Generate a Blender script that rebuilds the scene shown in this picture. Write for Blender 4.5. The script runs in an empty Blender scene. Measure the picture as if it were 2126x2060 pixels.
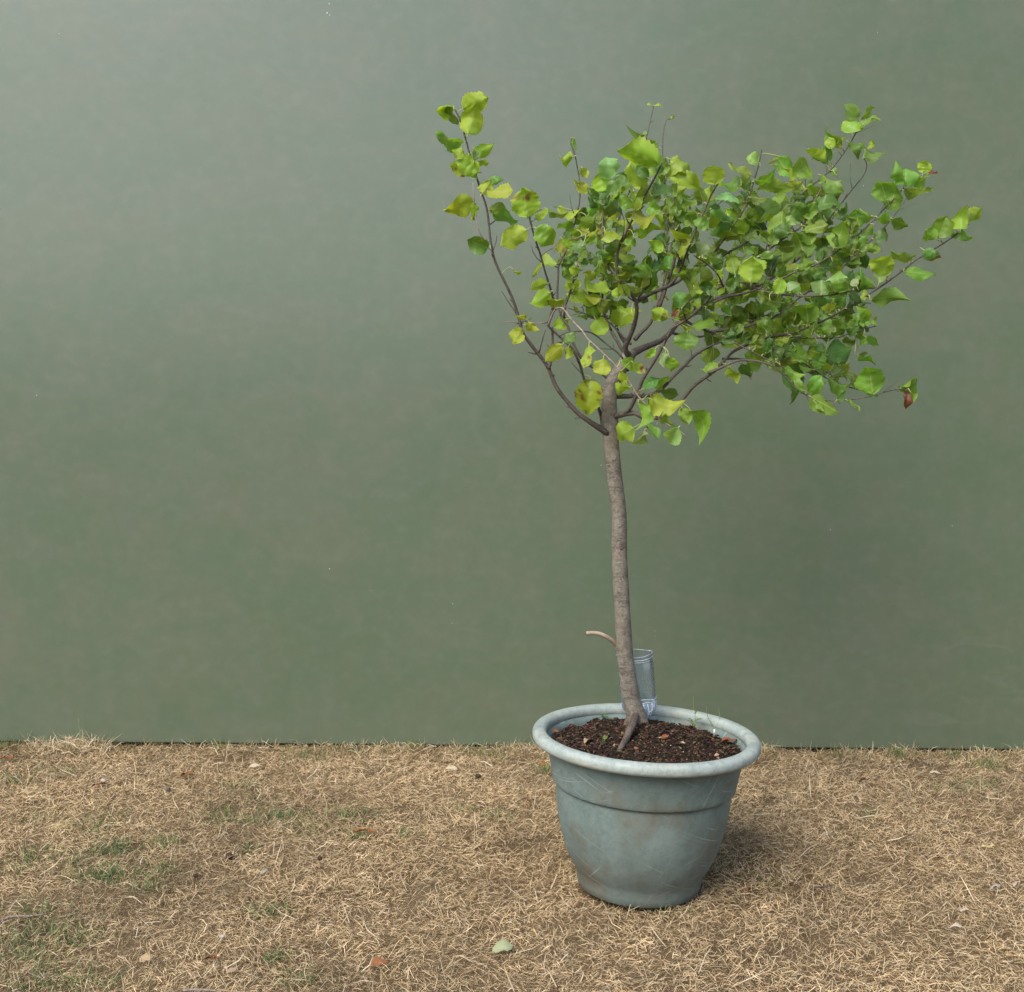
import bpy, bmesh, math, random
import numpy as np
from mathutils import Vector, Matrix, noise as mnoise

R = math.radians
random.seed(7)
rng = np.random.default_rng(11)
scene = bpy.context.scene
C = scene.collection

# ------------------------------------------------------------------ camera
FPX, PW, PH = 2400.0, 2126.0, 2060.0          # focal length and frame in photo pixels
CAM = Vector((0, 0, 1.057))
PITCH, ROLL = 0.0764, R(0.45)
cd = bpy.data.cameras.new('camera')
cam = bpy.data.objects.new('camera', cd)
C.objects.link(cam)
cd.sensor_fit = 'HORIZONTAL'
cd.sensor_width = 36.0
cd.lens = FPX / PW * 36.0
cd.clip_start, cd.clip_end = 0.05, 1000
CROT = Matrix.Rotation(math.pi / 2 - PITCH, 3, 'X') @ Matrix.Rotation(ROLL, 3, 'Z')
cam.location = CAM
cam.rotation_euler = CROT.to_euler()
scene.camera = cam

# ------------------------------------------------------------------ light
SUN_AZ, SUN_EL = R(33), R(45)                  # to the left of and behind the camera
to_sun = Vector((-math.sin(SUN_AZ) * math.cos(SUN_EL), -math.cos(SUN_AZ) * math.cos(SUN_EL), math.sin(SUN_EL)))
w = bpy.data.worlds.new('World')
scene.world = w
w.use_nodes = True
nt = w.node_tree
nt.nodes.clear()
sky = nt.nodes.new('ShaderNodeTexSky')
sky.sky_type = 'NISHITA'
sky.sun_disc = False
sky.sun_elevation = SUN_EL
sky.sun_rotation = math.atan2(to_sun.x, to_sun.y)
sky.air_density = 1.0
sky.dust_density = 1.6
sky.ozone_density = 1.0
bg = nt.nodes.new('ShaderNodeBackground')
bg.inputs['Strength'].default_value = 0.13
wo = nt.nodes.new('ShaderNodeOutputWorld')
nt.links.new(sky.outputs[0], bg.inputs[0])
nt.links.new(bg.outputs[0], wo.inputs[0])
sd = bpy.data.lights.new('sun', 'SUN')
sd.energy = 1.5
sd.angle = R(36)
sd.color = (1.0, 0.98, 0.95)
sun = bpy.data.objects.new('sun', sd)
C.objects.link(sun)
sun.location = to_sun * 10
sun.rotation_euler = to_sun.to_track_quat('Z', 'Y').to_euler()
vs = scene.view_settings
vs.view_transform = 'Standard'
vs.look = 'None'
vs.exposure = 1.3
vs.gamma = 1.0
vs.use_curve_mapping = False
scene.cycles.max_bounces = 6
scene.cycles.diffuse_bounces = 2
scene.cycles.adaptive_threshold = 0.02
scene.cycles.transmission_bounces = 4
scene.cycles.glossy_bounces = 3
scene.cycles.transparent_max_bounces = 8
scene.cycles.use_denoising = True

# ------------------------------------------------------------------ helpers
def ray(px, py):
    return CROT @ Vector(((px - PW / 2) / FPX, (PH / 2 - py) / FPX, -1.0))

def at(px, py, Y):                              # the point on photo pixel px, py at distance Y into the garden
    d = ray(px, py)
    return CAM + d * (Y / d.y)

def on_z(px, py, z=0.0):                        # the point on that pixel at height z
    d = ray(px, py)
    return CAM + d * ((z - CAM.z) / d.z)

def tag(o, label=None, cat=None, group=None, kind=None):
    if label: o['label'] = label
    if cat: o['category'] = cat
    if group: o['group'] = group
    if kind: o['kind'] = kind
    return o

def empty(name, loc):
    o = bpy.data.objects.new(name, None)
    o.empty_display_size = 0.05
    C.objects.link(o)
    o.location = loc
    return o

def mesh_obj(name, verts, faces, mats, parent=None, smooth=True, mi=None, loc=None):
    me = bpy.data.meshes.new(name)
    off = Vector(loc) if loc is not None else Vector((0, 0, 0))
    me.from_pydata([tuple(Vector(v) - off) for v in verts], [], faces)
    for m in (mats if isinstance(mats, (list, tuple)) else [mats]):
        me.materials.append(m)
    if mi is not None:
        me.polygons.foreach_set('material_index', mi)
    if smooth:
        me.polygons.foreach_set('use_smooth', [True] * len(me.polygons))
    me.update()
    o = bpy.data.objects.new(name, me)
    C.objects.link(o)
    if parent is not None:
        o.parent = parent
        o.location = off - parent_world(parent)
    else:
        o.location = off
    return o

def parent_world(p):
    v = Vector(p.location)
    while p.parent is not None:
        p = p.parent
        v += p.location
    return v

def spline(pts, step):
    """Catmull-Rom through pts (list of tuples of any width), resampled about every `step` of the first three numbers."""
    P = [np.array(p, float) for p in pts]
    P = [2 * P[0] - P[1]] + P + [2 * P[-1] - P[-2]]
    out = []
    for i in range(1, len(P) - 2):
        a, b, c, d = P[i - 1], P[i], P[i + 1], P[i + 2]
        n = max(2, int(np.linalg.norm((c - b)[:3]) / step))
        for k in range(n):
            t = k / n
            out.append(0.5 * (2 * b + (c - a) * t + (2 * a - 5 * b + 4 * c - d) * t * t + (3 * b - a - 3 * c + d) * t ** 3))
    out.append(P[-2])
    return out

def tube(pts, rad, n=8, V=None, F=None, cap=True, jitter=0.0):
    """Adds a tube along pts with radius per point to the lists V, F."""
    if V is None: V, F = [], []
    pts = [Vector(p[:3]) for p in pts]
    base = len(V)
    t0 = (pts[1] - pts[0]).normalized()
    u = t0.orthogonal().normalized()
    for i, p in enumerate(pts):
        t = (pts[min(i + 1, len(pts) - 1)] - pts[max(i - 1, 0)]).normalized()
        u = (u - t * u.dot(t)).normalized()
        v = t.cross(u)
        for k in range(n):
            a = 2 * math.pi * k / n
            r = rad[i]
            if jitter:
                q = p + (u * math.cos(a) + v * math.sin(a)) * r
                r *= 1 + jitter * mnoise.noise(q * 55) + jitter * 0.6 * mnoise.noise(q * 160)
            V.append(p + (u * math.cos(a) + v * math.sin(a)) * r)
    for i in range(len(pts) - 1):
        for k in range(n):
            a, b = base + i * n + k, base + i * n + (k + 1) % n
            F.append((a, b, b + n, a + n))
    if cap:
        F.append(tuple(base + k for k in reversed(range(n))))
        F.append(tuple(base + (len(pts) - 1) * n + k for k in range(n)))
    return V, F

# ------------------------------------------------------------------ materials
class NT:
    def __init__(s, name):
        s.m = bpy.data.materials.new(name)
        s.m.use_nodes = True
        s.t = s.m.node_tree
        s.p = s.t.nodes['Principled BSDF']
        s.out = s.t.nodes['Material Output']
    def n(s, typ, **kw):
        nd = s.t.nodes.new('ShaderNode' + typ)
        for k, v in kw.items():
            if k in nd.bl_rna.properties: setattr(nd, k, v)
        return nd
    def l(s, a, b): s.t.links.new(a, b)
    def coord(s, which='Object'): return s.n('TexCoord').outputs[which]
    def noise(s, vec, scale, detail=4, rough=0.55, dist=0.0):
        nd = s.n('TexNoise')
        nd.inputs['Scale'].default_value = scale
        nd.inputs['Detail'].default_value = detail
        nd.inputs['Roughness'].default_value = rough
        nd.inputs['Distortion'].default_value = dist
        if vec is not None: s.l(vec, nd.inputs['Vector'])
        return nd.outputs['Fac']
    def mapping(s, vec, scale=(1, 1, 1), loc=(0, 0, 0), rot=(0, 0, 0)):
        nd = s.n('Mapping')
        nd.inputs['Scale'].default_value = scale
        nd.inputs['Location'].default_value = loc
        nd.inputs['Rotation'].default_value = rot
        s.l(vec, nd.inputs['Vector'])
        return nd.outputs[0]
    def ramp(s, fac, stops):
        nd = s.n('ValToRGB')
        e = nd.color_ramp.elements
        while len(e) < len(stops): e.new(0.5)
        for el, (p, c) in zip(e, stops):
            el.position = p
            el.color = (*c, 1) if isinstance(c, tuple) else (c, c, c, 1)
        s.l(fac, nd.inputs[0])
        return nd.outputs[0]
    def mix(s, fac, a, b, blend='MIX'):
        nd = s.n('Mix', data_type='RGBA', blend_type=blend)
        for inp, val in ((nd.inputs[0], fac), (nd.inputs[6], a), (nd.inputs[7], b)):
            if isinstance(val, (int, float)): inp.default_value = val
            elif isinstance(val, tuple): inp.default_value = (*val, 1)
            else: s.l(val, inp)
        return nd.outputs[2]
    def math(s, op, a, b=0.0, c=None, clamp=False):
        nd = s.n('Math', operation=op, use_clamp=clamp)
        for i, v in enumerate((a, b, c)):
            if v is None: continue
            if isinstance(v, (int, float)): nd.inputs[i].default_value = v
            else: s.l(v, nd.inputs[i])
        return nd.outputs[0]
    def bump(s, h, strength=0.3, dist=0.01):
        nd = s.n('Bump')
        nd.inputs['Strength'].default_value = strength
        nd.inputs['Distance'].default_value = dist
        s.l(h, nd.inputs['Height'])
        s.l(nd.outputs[0], s.p.inputs['Normal'])
        return nd.outputs[0]
    def set(s, **kw):
        for k, v in kw.items():
            inp = s.p.inputs[k.replace('_', ' ')]
            if isinstance(v, tuple): inp.default_value = (*v, 1)
            elif isinstance(v, (int, float)): inp.default_value = v
            else: s.l(v, inp)
        return s

def wall_material():
    s = NT('green_wall_paint')
    o = s.coord()
    a = s.noise(o, 1.6, 5, 0.55)
    b = s.noise(s.mapping(o, (2.2, 2.2, 2.6)), 2.0, 6, 0.6, 0.6)
    c = s.noise(s.mapping(o, (22, 22, 26)), 1.0, 3)            # faint brush marks
    col = s.mix(s.ramp(a, [(0.35, 0.0), (0.65, 1.0)]), (0.087, 0.115, 0.065), (0.098, 0.121, 0.073))
    col = s.mix(s.ramp(b, [(0.30, 0.0), (0.72, 1.0)]), col, s.mix(0.55, col, (0.086, 0.121, 0.073)))
    col = s.mix(s.math('MULTIPLY', s.ramp(c, [(0.45, 0.0), (0.75, 1.0)]), 0.07), col, (0.235, 0.265, 0.20))
    # pale scuffs low on the wall and a few flecks of bare filler
    d = s.noise(s.mapping(o, (2.1, 2.1, 6.5), rot=(0, R(24), 0)), 2.3, 3, 0.5, 1.2)
    e = s.noise(o, 1.1, 2)
    sc = s.math('MULTIPLY', s.ramp(d, [(0.62, 0.0), (0.74, 1.0)]), s.ramp(e, [(0.50, 0.0), (0.66, 1.0)]))
    col = s.mix(s.math('MULTIPLY', sc, 0.05), col, (0.33, 0.36, 0.30))
    v = s.n('TexVoronoi')
    v.inputs['Scale'].default_value = 5.5
    s.l(o, v.inputs['Vector'])
    vn = s.noise(o, 90, 3)
    dd = s.math('ADD', v.outputs['Distance'], s.math('MULTIPLY', s.math('SUBTRACT', vn, 0.5), 0.035))
    rnd = s.n('SeparateColor')
    s.l(v.outputs['Color'], rnd.inputs[0])
    keep = s.math('GREATER_THAN', rnd.outputs[0], 0.80)
    size = s.math('MULTIPLY', rnd.outputs[1], 0.016)
    fl = s.math('MULTIPLY', keep, s.math('LESS_THAN', dd, size))
    col = s.mix(s.math('MULTIPLY', fl, 0.75), col, (0.50, 0.53, 0.47))
    m1 = s.noise(s.mapping(o, (1, 1, 1.5), loc=(4, 2, 1)), 4.2, 7, 0.62, 0.8)
    m2 = s.noise(s.mapping(o, (1, 1, 0.8), loc=(9, 5, 3)), 11.0, 5, 0.6, 1.5)
    col = s.mix(s.math('MULTIPLY', s.ramp(m1, [(0.38, 0.0), (0.62, 1.0)]), 0.9), col, s.mix(1.0, col, (1.16, 1.02, 1.08), 'MULTIPLY'))
    col = s.mix(s.math('MULTIPLY', s.ramp(m2, [(0.42, 0.0), (0.70, 1.0)]), 0.35), col, s.mix(1.0, col, (0.88, 0.92, 0.90), 'MULTIPLY'))
    s.set(Base_Color=col)
    s.set(Roughness=s.math('ADD', s.math('ADD', s.math('MULTIPLY', b, 0.10), 0.34), s.math('MULTIPLY', m1, 0.11)))
    s.set(Specular_IOR_Level=0.25)
    s.set(Coat_Weight=0.80, Coat_Roughness=0.26)
    s.bump(s.noise(o, 5, 3, 0.5), 0.05, 0.006)
    return s.m

def ground_material():
    s = NT('dry_lawn_soil')
    o = s.coord()
    a = s.noise(o, 3.0, 6, 0.6)
    b = s.noise(s.mapping(o, (1, 1, 1)), 160, 4, 0.7, 2.0)
    col = s.mix(s.ramp(b, [(0.35, 0.0), (0.68, 1.0)]), (0.060, 0.038, 0.020), (0.26, 0.18, 0.095))
    col = s.mix(s.ramp(a, [(0.35, 0.0), (0.7, 1.0)]), col, s.mix(0.5, col, (0.30, 0.21, 0.11)))
    s.set(Base_Color=col, Roughness=0.95, Specular_IOR_Level=0.1)
    s.bump(b, 0.8, 0.01)
    return s.m

def attr_material(name, rough, spec, transl=0.0, attr='col'):
    s = NT(name)
    at_ = s.n('Attribute', attribute_name=attr)
    s.set(Base_Color=at_.outputs['Color'], Roughness=rough, Specular_IOR_Level=spec)
    if transl:
        tr = s.n('BsdfTranslucent')
        s.l(at_.outputs['Color'], tr.inputs[0])
        mx = s.n('MixShader')
        mx.inputs[0].default_value = transl
        s.l(s.p.outputs[0], mx.inputs[1])
        s.l(tr.outputs[0], mx.inputs[2])
        s.l(mx.outputs[0], s.out.inputs[0])
    return s.m

def leaf_material():
    s = NT('leaf_blade')
    at_ = s.n('Attribute', attribute_name='col').outputs['Color']
    uv = s.n('SeparateXYZ')
    s.l(s.n('UVMap').outputs[0], uv.inputs[0])
    along, across = uv.outputs[0], s.math('ABSOLUTE', s.math('SUBTRACT', uv.outputs[1], 0.5))
    mid = s.math('LESS_THAN', across, 0.022)
    ph = s.math('MULTIPLY', s.math('SUBTRACT', along, s.math('MULTIPLY', across, 0.62)), 8.0)
    lat = s.math('ABSOLUTE', s.math('SUBTRACT', s.math('FRACT', ph), 0.5))
    lat = s.math('SUBTRACT', 1.0, s.math('DIVIDE', lat, 0.07), clamp=True)
    vein = s.math('MAXIMUM', mid, s.math('MULTIPLY', lat, 0.45))
    geo = s.n('NewGeometry')
    o = s.coord()
    blot = s.noise(o, 45, 3)
    col = s.mix(s.math('MULTIPLY', s.ramp(blot, [(0.35, 0.0), (0.7, 1.0)]), 0.30), at_, s.mix(1.0, at_, (0.62, 0.74, 0.62), 'MULTIPLY'))
    top = s.mix(s.math('MULTIPLY', vein, 0.22), s.mix(1.0, col, (0.92, 1.0, 1.02), 'MULTIPLY'), (0.26, 0.34, 0.15))
    under = s.mix(s.math('MULTIPLY', vein, 0.62), s.mix(1.0, col, (1.12, 1.06, 1.1), 'MULTIPLY'), (0.42, 0.45, 0.15))
    face = s.mix(geo.outputs['Backfacing'], top, under)
    s.set(Base_Color=face)
    s.set(Roughness=s.math('ADD', s.math('MULTIPLY', geo.outputs['Backfacing'], 0.18), 0.42), Specular_IOR_Level=0.42)
    s.bump(s.math('ADD', s.math('MULTIPLY', lat, 0.7), s.noise(o, 130, 2)), 0.35, 0.002)
    tr = s.n('BsdfTranslucent')
    s.l(s.mix(1.0, s.mix(s.math('MULTIPLY', vein, 0.4), col, (0.30, 0.34, 0.09)), (1.75, 1.65, 0.75), 'MULTIPLY'), tr.inputs[0])
    mx = s.n('MixShader')
    mx.inputs[0].default_value = 0.40
    s.l(s.p.outputs[0], mx.inputs[1])
    s.l(tr.outputs[0], mx.inputs[2])
    s.l(mx.outputs[0], s.out.inputs[0])
    return s.m

def bark_material(name, dark, light, ring=True):
    s = NT(name)
    o = s.coord()
    a = s.noise(o, 35, 5, 0.65)
    col = s.mix(s.ramp(a, [(0.34, 0.0), (0.66, 1.0)]), dark, light)
    fine = s.noise(s.mapping(o, (1, 1, 2.6)), 210, 3, 0.7)
    col = s.mix(s.math('MULTIPLY', s.ramp(fine, [(0.50, 0.0), (0.66, 1.0)]), 0.55), col, tuple(min(1, c * 1.8) for c in light))
    h = s.math('ADD', a, s.math('MULTIPLY', fine, 0.5))
    if ring:
        rg = s.noise(s.mapping(o, (48, 48, 130)), 1.0, 5, 0.65, 0.6)
        col = s.mix(s.math('MULTIPLY', s.ramp(rg, [(0.54, 0.0), (0.66, 1.0)]), 0.6), col, tuple(c * 0.50 for c in dark))
        gr = s.noise(o, 9, 3)
        col = s.mix(s.math('MULTIPLY', s.ramp(gr, [(0.52, 0.0), (0.7, 1.0)]), 0.35), col, (0.20, 0.165, 0.10))
        h = s.math('ADD', h, s.math('MULTIPLY', rg, -0.9))
    s.set(Base_Color=col, Roughness=0.72, Specular_IOR_Level=0.35)
    s.bump(h, 0.7, 0.004)
    return s.m

def pot_material(name, rim):
    s = NT(name)
    o = s.coord()
    a = s.noise(o, 9, 9, 0.72)
    b = s.noise(o, 55, 5, 0.7)
    base = (0.108, 0.145, 0.127) if not rim else (0.245, 0.288, 0.255)  # rim paler: sky light from above put into its colour, plus weathering
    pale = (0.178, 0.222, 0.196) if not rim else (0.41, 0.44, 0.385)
    col = s.mix(s.ramp(a, [(0.34, 0.0), (0.68, 1.0)]), base, pale)
    col = s.mix(s.math('MULTIPLY', s.ramp(b, [(0.50, 0.0), (0.70, 1.0)]), 0.38), col, tuple(c * 0.55 for c in base))
    if not rim:
        # brown mud stains and thin pale scratches
        st = s.noise(s.mapping(o, (1, 1, 0.75), loc=(3.3, 1.7, 0.4)), 8.5, 4, 0.55)
        col = s.mix(s.math('MULTIPLY', s.ramp(st, [(0.52, 0.0), (0.68, 1.0)]), 0.60), col, (0.125, 0.095, 0.055))
        dz = s.n('SeparateXYZ'); s.l(o, dz.inputs[0])
        mud = s.math('MULTIPLY', s.ramp(s.math('ADD', dz.outputs[2], s.math('MULTIPLY', s.noise(o, 9, 4), 0.16)), [(0.10, 1.0), (0.22, 0.0)]), s.ramp(s.noise(o, 14, 5), [(0.3, 0.2), (0.7, 1.0)]))
        col = s.mix(s.math('MULTIPLY', mud, 0.5), col, (0.105, 0.088, 0.060))
        for k, rot in enumerate((R(20), R(-28), R(62))):
            sc = s.noise(s.mapping(s.mapping(o, rot=(0, rot, 0)), (5, 5, 230), loc=(k * 2.0, 0, k)), 1.0, 2, 0.5, 0.25)
            msk = s.ramp(s.noise(o, 10 + 3 * k, 2), [(0.50, 0.0), (0.62, 1.0)])
            col = s.mix(s.math('MULTIPLY', s.math('MULTIPLY', s.ramp(sc, [(0.64, 0.0), (0.72, 1.0)]), msk), 0.34), col, (0.46, 0.52, 0.49))
    else:
        st = s.noise(s.mapping(o, (5, 5, 26)), 1.6, 4)
        col = s.mix(s.math('MULTIPLY', s.ramp(st, [(0.53, 0.0), (0.72, 1.0)]), 0.5), col, (0.33, 0.29, 0.19))
        gr = s.noise(o, 21, 5, 0.7)
        col = s.mix(s.math('MULTIPLY', s.ramp(gr, [(0.52, 0.0), (0.66, 1.0)]), 0.50), col, (0.16, 0.195, 0.175))
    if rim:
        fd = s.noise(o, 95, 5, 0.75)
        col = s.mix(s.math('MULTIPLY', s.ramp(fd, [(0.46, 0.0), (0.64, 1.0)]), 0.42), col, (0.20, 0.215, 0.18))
    spk = s.noise(o, 260, 2)
    col = s.mix(s.math('MULTIPLY', s.ramp(spk, [(0.68, 0.0), (0.74, 1.0)]), 0.6), col, (0.06, 0.07, 0.06))
    s.set(Base_Color=col, Roughness=s.math('ADD', s.math('MULTIPLY', b, 0.25), 0.44), Specular_IOR_Level=0.35)
    s.bump(s.math('ADD', b, s.math('MULTIPLY', spk, 0.4)), 0.25, 0.003)
    return s.m

def plain(name, col, rough=0.8, spec=0.3, var=0.25, scale=60):
    s = NT(name)
    nz = s.noise(s.coord(), scale, 4)
    c = s.mix(s.ramp(nz, [(0.3, 0.0), (0.7, 1.0)]), tuple(x * (1 - var) for x in col), tuple(min(1, x * (1 + var)) for x in col))
    s.set(Base_Color=c, Roughness=rough, Specular_IOR_Level=spec)
    s.bump(nz, 0.3, 0.002)
    return s.m

def clear_plastic():
    s = NT('clear_plastic')
    tr = s.n('BsdfTransparent')
    tr.inputs[0].default_value = (0.80, 0.86, 0.93, 1)
    gl = s.n('BsdfGlossy')
    gl.inputs['Color'].default_value = (0.95, 0.97, 1.0, 1)
    gl.inputs['Roughness'].default_value = 0.2
    lw = s.n('LayerWeight')
    lw.inputs[0].default_value = 0.18
    fac = s.math('ADD', s.math('MULTIPLY', lw.outputs['Fresnel'], 0.80), 0.10, clamp=True)
    df = s.n('BsdfDiffuse')
    df.inputs[0].default_value = (0.50, 0.57, 0.64, 1)
    m1 = s.n('MixShader')
    m1.inputs[0].default_value = 0.07
    s.l(tr.outputs[0], m1.inputs[1]); s.l(df.outputs[0], m1.inputs[2])
    m2 = s.n('MixShader')
    s.l(fac, m2.inputs[0]); s.l(m1.outputs[0], m2.inputs[1]); s.l(gl.outputs[0], m2.inputs[2])
    s.l(m2.outputs[0], s.out.inputs[0])
    return s.m

M_wall = wall_material()
M_dark = plain('gap_shade_and_trunk', (0.03, 0.026, 0.022), 0.9, 0.1)  # stands for shade in the wall gap; also colours the added tree's trunk
M_ground = ground_material()
M_grass = attr_material('grass_blade', 0.62, 0.25, 0.22)
M_leaf = leaf_material()
M_petiole = plain('petiole', (0.30, 0.33, 0.10), 0.5, 0.4, 0.15)
M_trunk = bark_material('trunk_bark', (0.086, 0.070, 0.050), (0.212, 0.182, 0.138))
M_root = bark_material('root_bark', (0.050, 0.036, 0.026), (0.115, 0.086, 0.062), ring=False)
M_branch = bark_material('branch_bark', (0.042, 0.031, 0.023), (0.108, 0.083, 0.063), ring=False)
M_twig_pale = bark_material('pale_twig_bark', (0.16, 0.11, 0.085), (0.27, 0.205, 0.165), ring=False)
M_pot = pot_material('pot_plastic', False)
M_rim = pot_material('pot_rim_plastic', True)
M_dead = attr_material('dead_leaf_blade', 0.85, 0.15, 0.15)
M_soil = attr_material('soil_crumb', 0.95, 0.12)
M_clear = clear_plastic()
M_stub = plain('bare_wood', (0.36, 0.272, 0.185), 0.55, 0.4, 0.3, 40)
M_cut = plain('cut_wood_end', (0.16, 0.10, 0.06), 0.8, 0.2)

# ------------------------------------------------------------------ ground and wall
WALL_Y = 3.53
GZ = -0.011                                     # the soil under the thatch; the pot stands on the thatch
g = mesh_obj('ground', [(-150, -150, GZ), (150, -150, GZ), (150, 150, GZ), (-150, 150, GZ)], [(0, 1, 2, 3)], M_ground, smooth=False)
tag(g, kind='structure')

def box_mesh(name, x0, x1, y0, y1, z0, z1, mat, parent, bev=0.003):
    bm = bmesh.new()
    bmesh.ops.create_cube(bm, size=1)
    for v in bm.verts:
        v.co = Vector(((x0 + x1) / 2 + v.co.x * (x1 - x0), (y0 + y1) / 2 + v.co.y * (y1 - y0), (z0 + z1) / 2 + v.co.z * (z1 - z0)))
    bmesh.ops.bevel(bm, geom=list(bm.edges), offset=bev, segments=2, affect='EDGES')
    pw = parent_world(parent)
    for v in bm.verts: v.co -= pw
    me = bpy.data.meshes.new(name)
    bm.to_mesh(me); bm.free()
    me.materials.append(mat)
    o = bpy.data.objects.new(name, me)
    C.objects.link(o)
    o.parent = parent
    return o

wall = empty('painted_wall', (0, WALL_Y, 0))
tag(wall, 'smooth sage green painted garden wall behind the potted tree', 'wall', kind='thing')
box_mesh('wall_panel', -4.2, 4.4, WALL_Y, WALL_Y + 0.05, 0.007, 2.9, M_wall, wall)
box_mesh('gap_shade_strip', -4.15, 4.35, WALL_Y + 0.022, WALL_Y + 0.12, -0.05, 0.0055, M_dark, wall)  # dark strip added so the gap under the panel reads as shade

M_fleck = plain('bare_filler', (0.50, 0.52, 0.46), 0.8, 0.2)
for k, (x, y, sz) in enumerate([(683, 8, 3.0), (679, 27, 4.2), (684, 31, 2.6), (76, 821, 3.0), (684, 1181, 3.6), (940, 1254, 1.8), (938, 1294, 2.0), (1248, 966, 2.6), (1822, 68, 2.0), (1724, 1100, 2.4), (1977, 1092, 2.0), (1793, 386, 2.2), (122, 70, 2.2), (770, 1227, 1.5), (1360, 1310, 1.6), (1361, 1321, 1.4)]):
    c = at(x, y, WALL_Y - 0.0008)
    rr = random.Random(k)
    V = [c] + [c + Vector((math.cos(a) * q, 0.0004, math.sin(a) * q * 0.7)) for a, q in [(i * 0.8976, sz * 0.00147 * 0.5 * rr.uniform(0.5, 1.3)) for i in range(7)]]
    mesh_obj('paint_chip', V, [(0, 1 + (i + 1) % 7, 1 + i) for i in range(7)], M_fleck, wall, smooth=False, loc=c)

# ------------------------------------------------------------------ hedge and tree added out of view, dark shapes for the wall paint to reflect
M_hedge = plain('evergreen_leaf', (0.035, 0.055, 0.020), 0.6, 0.3, 0.4, 3)
def leafy(name, centres, normals, size, mat, parent, core=None):
    g_ = np.random.default_rng(len(centres))
    V, F = [], []
    for c, nn in zip(centres, normals):
        c = Vector(c); nn = (Vector(nn) + Vector(g_.normal(0, 0.6, 3))).normalized()
        u = nn.orthogonal().normalized(); u = Matrix.Rotation(g_.uniform(0, 6.28), 3, nn) @ u
        v = nn.cross(u)
        L = size * g_.uniform(0.6, 1.3)
        b = len(V)
        V += [c - u * L, c - v * L * 0.45 + nn * L * 0.1, c + u * L, c + v * L * 0.45 + nn * L * 0.1]
        F.append((b, b + 1, b + 2, b + 3))
    if core:
        b = len(V)
        V += core[0]; F += [tuple(b + k for k in f) for f in core[1]]
    return mesh_obj(name, V, F, mat, parent, smooth=False, loc=parent_world(parent))
hg = empty('added_hedge', (-2, -6.6, 0))  # added, unseen: a dark mass for the lower wall to reflect
tag(hg, 'added dark evergreen hedge, unseen behind the camera, for the green wall to reflect', 'hedge', kind='thing')
cs, ns = [], []
HX0, HX1, HY0, HY1, HZ = -11.0, 10.0, -7.1, -6.0, 2.0
for k in range(9000):
    x = rng.uniform(HX0, HX1); q = rng.random()
    top = HZ + 0.10 * mnoise.noise(Vector((x * 0.8, 0, 0)))
    if q < 0.62: cs.append((x, HY1 + rng.normal(0, 0.06), rng.uniform(0, top))); ns.append((0, 1, 0.2))
    else: cs.append((x, rng.uniform(HY0, HY1), top + rng.normal(0, 0.05))); ns.append((0, 0.2, 1))
core = ([(HX0, HY0, 0), (HX1, HY0, 0), (HX1, HY1 - 0.1, 0), (HX0, HY1 - 0.1, 0), (HX0, HY0, HZ - 0.1), (HX1, HY0, HZ - 0.1), (HX1, HY1 - 0.1, HZ - 0.1), (HX0, HY1 - 0.1, HZ - 0.1)],
        [(0, 1, 5, 4), (1, 2, 6, 5), (2, 3, 7, 6), (3, 0, 4, 7), (4, 5, 6, 7)])
leafy('foliage', cs, ns, 0.10, M_hedge, hg, core)
yt = empty('added_tree', (5.2, -7.4, 0))  # added, unseen: a tall dark mass for the wall's right side to reflect
tag(yt, 'added broad dark evergreen tree, unseen behind the camera, for the green wall to reflect', 'tree', kind='thing')
V, F = tube(spline([(5.2, -7.4, 0, 0), (5.25, -7.4, 1.5, 0), (5.15, -7.45, 3.2, 0), (5.2, -7.4, 5.2, 0)], 0.3), list(np.linspace(0.28, 0.06, len(spline([(5.2, -7.4, 0, 0), (5.25, -7.4, 1.5, 0), (5.15, -7.45, 3.2, 0), (5.2, -7.4, 5.2, 0)], 0.3)))), 12, jitter=0.1)
mesh_obj('trunk', V, F, M_dark, yt, loc=(5.2, -7.4, 0))
cs, ns = [], []
while len(cs) < 9000:
    d = Vector(rng.normal(0, 1, 3)).normalized()
    rr_ = rng.uniform(0.55, 1.0) ** 0.5 * (1 + 0.22 * mnoise.noise(d * 2.3))
    p = Vector((5.2, -7.4, 4.0)) + Vector((d.x * 3.3 * rr_, d.y * 1.9 * rr_, d.z * 3.3 * rr_))
    if p.z > 0.6: cs.append(tuple(p)); ns.append(tuple(d))
leafy('crown', cs, ns, 0.20, M_hedge, yt)

# ------------------------------------------------------------------ pot
POT = Vector((0.288, 2.5035, 0.0))
TILT = Matrix.Rotation(R(1.9), 4, 'Y')
def lathe(profile, n=112, wob=0.0):
    V, F = [], []
    for r, z in profile:
        for k in range(n):
            a = 2 * math.pi * k / n
            rr = r * (1 + wob * math.sin(2 * a + 0.6))
            V.append(POT + (TILT @ Vector((rr * math.cos(a), rr * math.sin(a), z))))
    for i in range(len(profile) - 1):
        for k in range(n):
            a, b = i * n + k, i * n + (k + 1) % n
            F.append((a, b, b + n, a + n))
    return V, F, n

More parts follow.
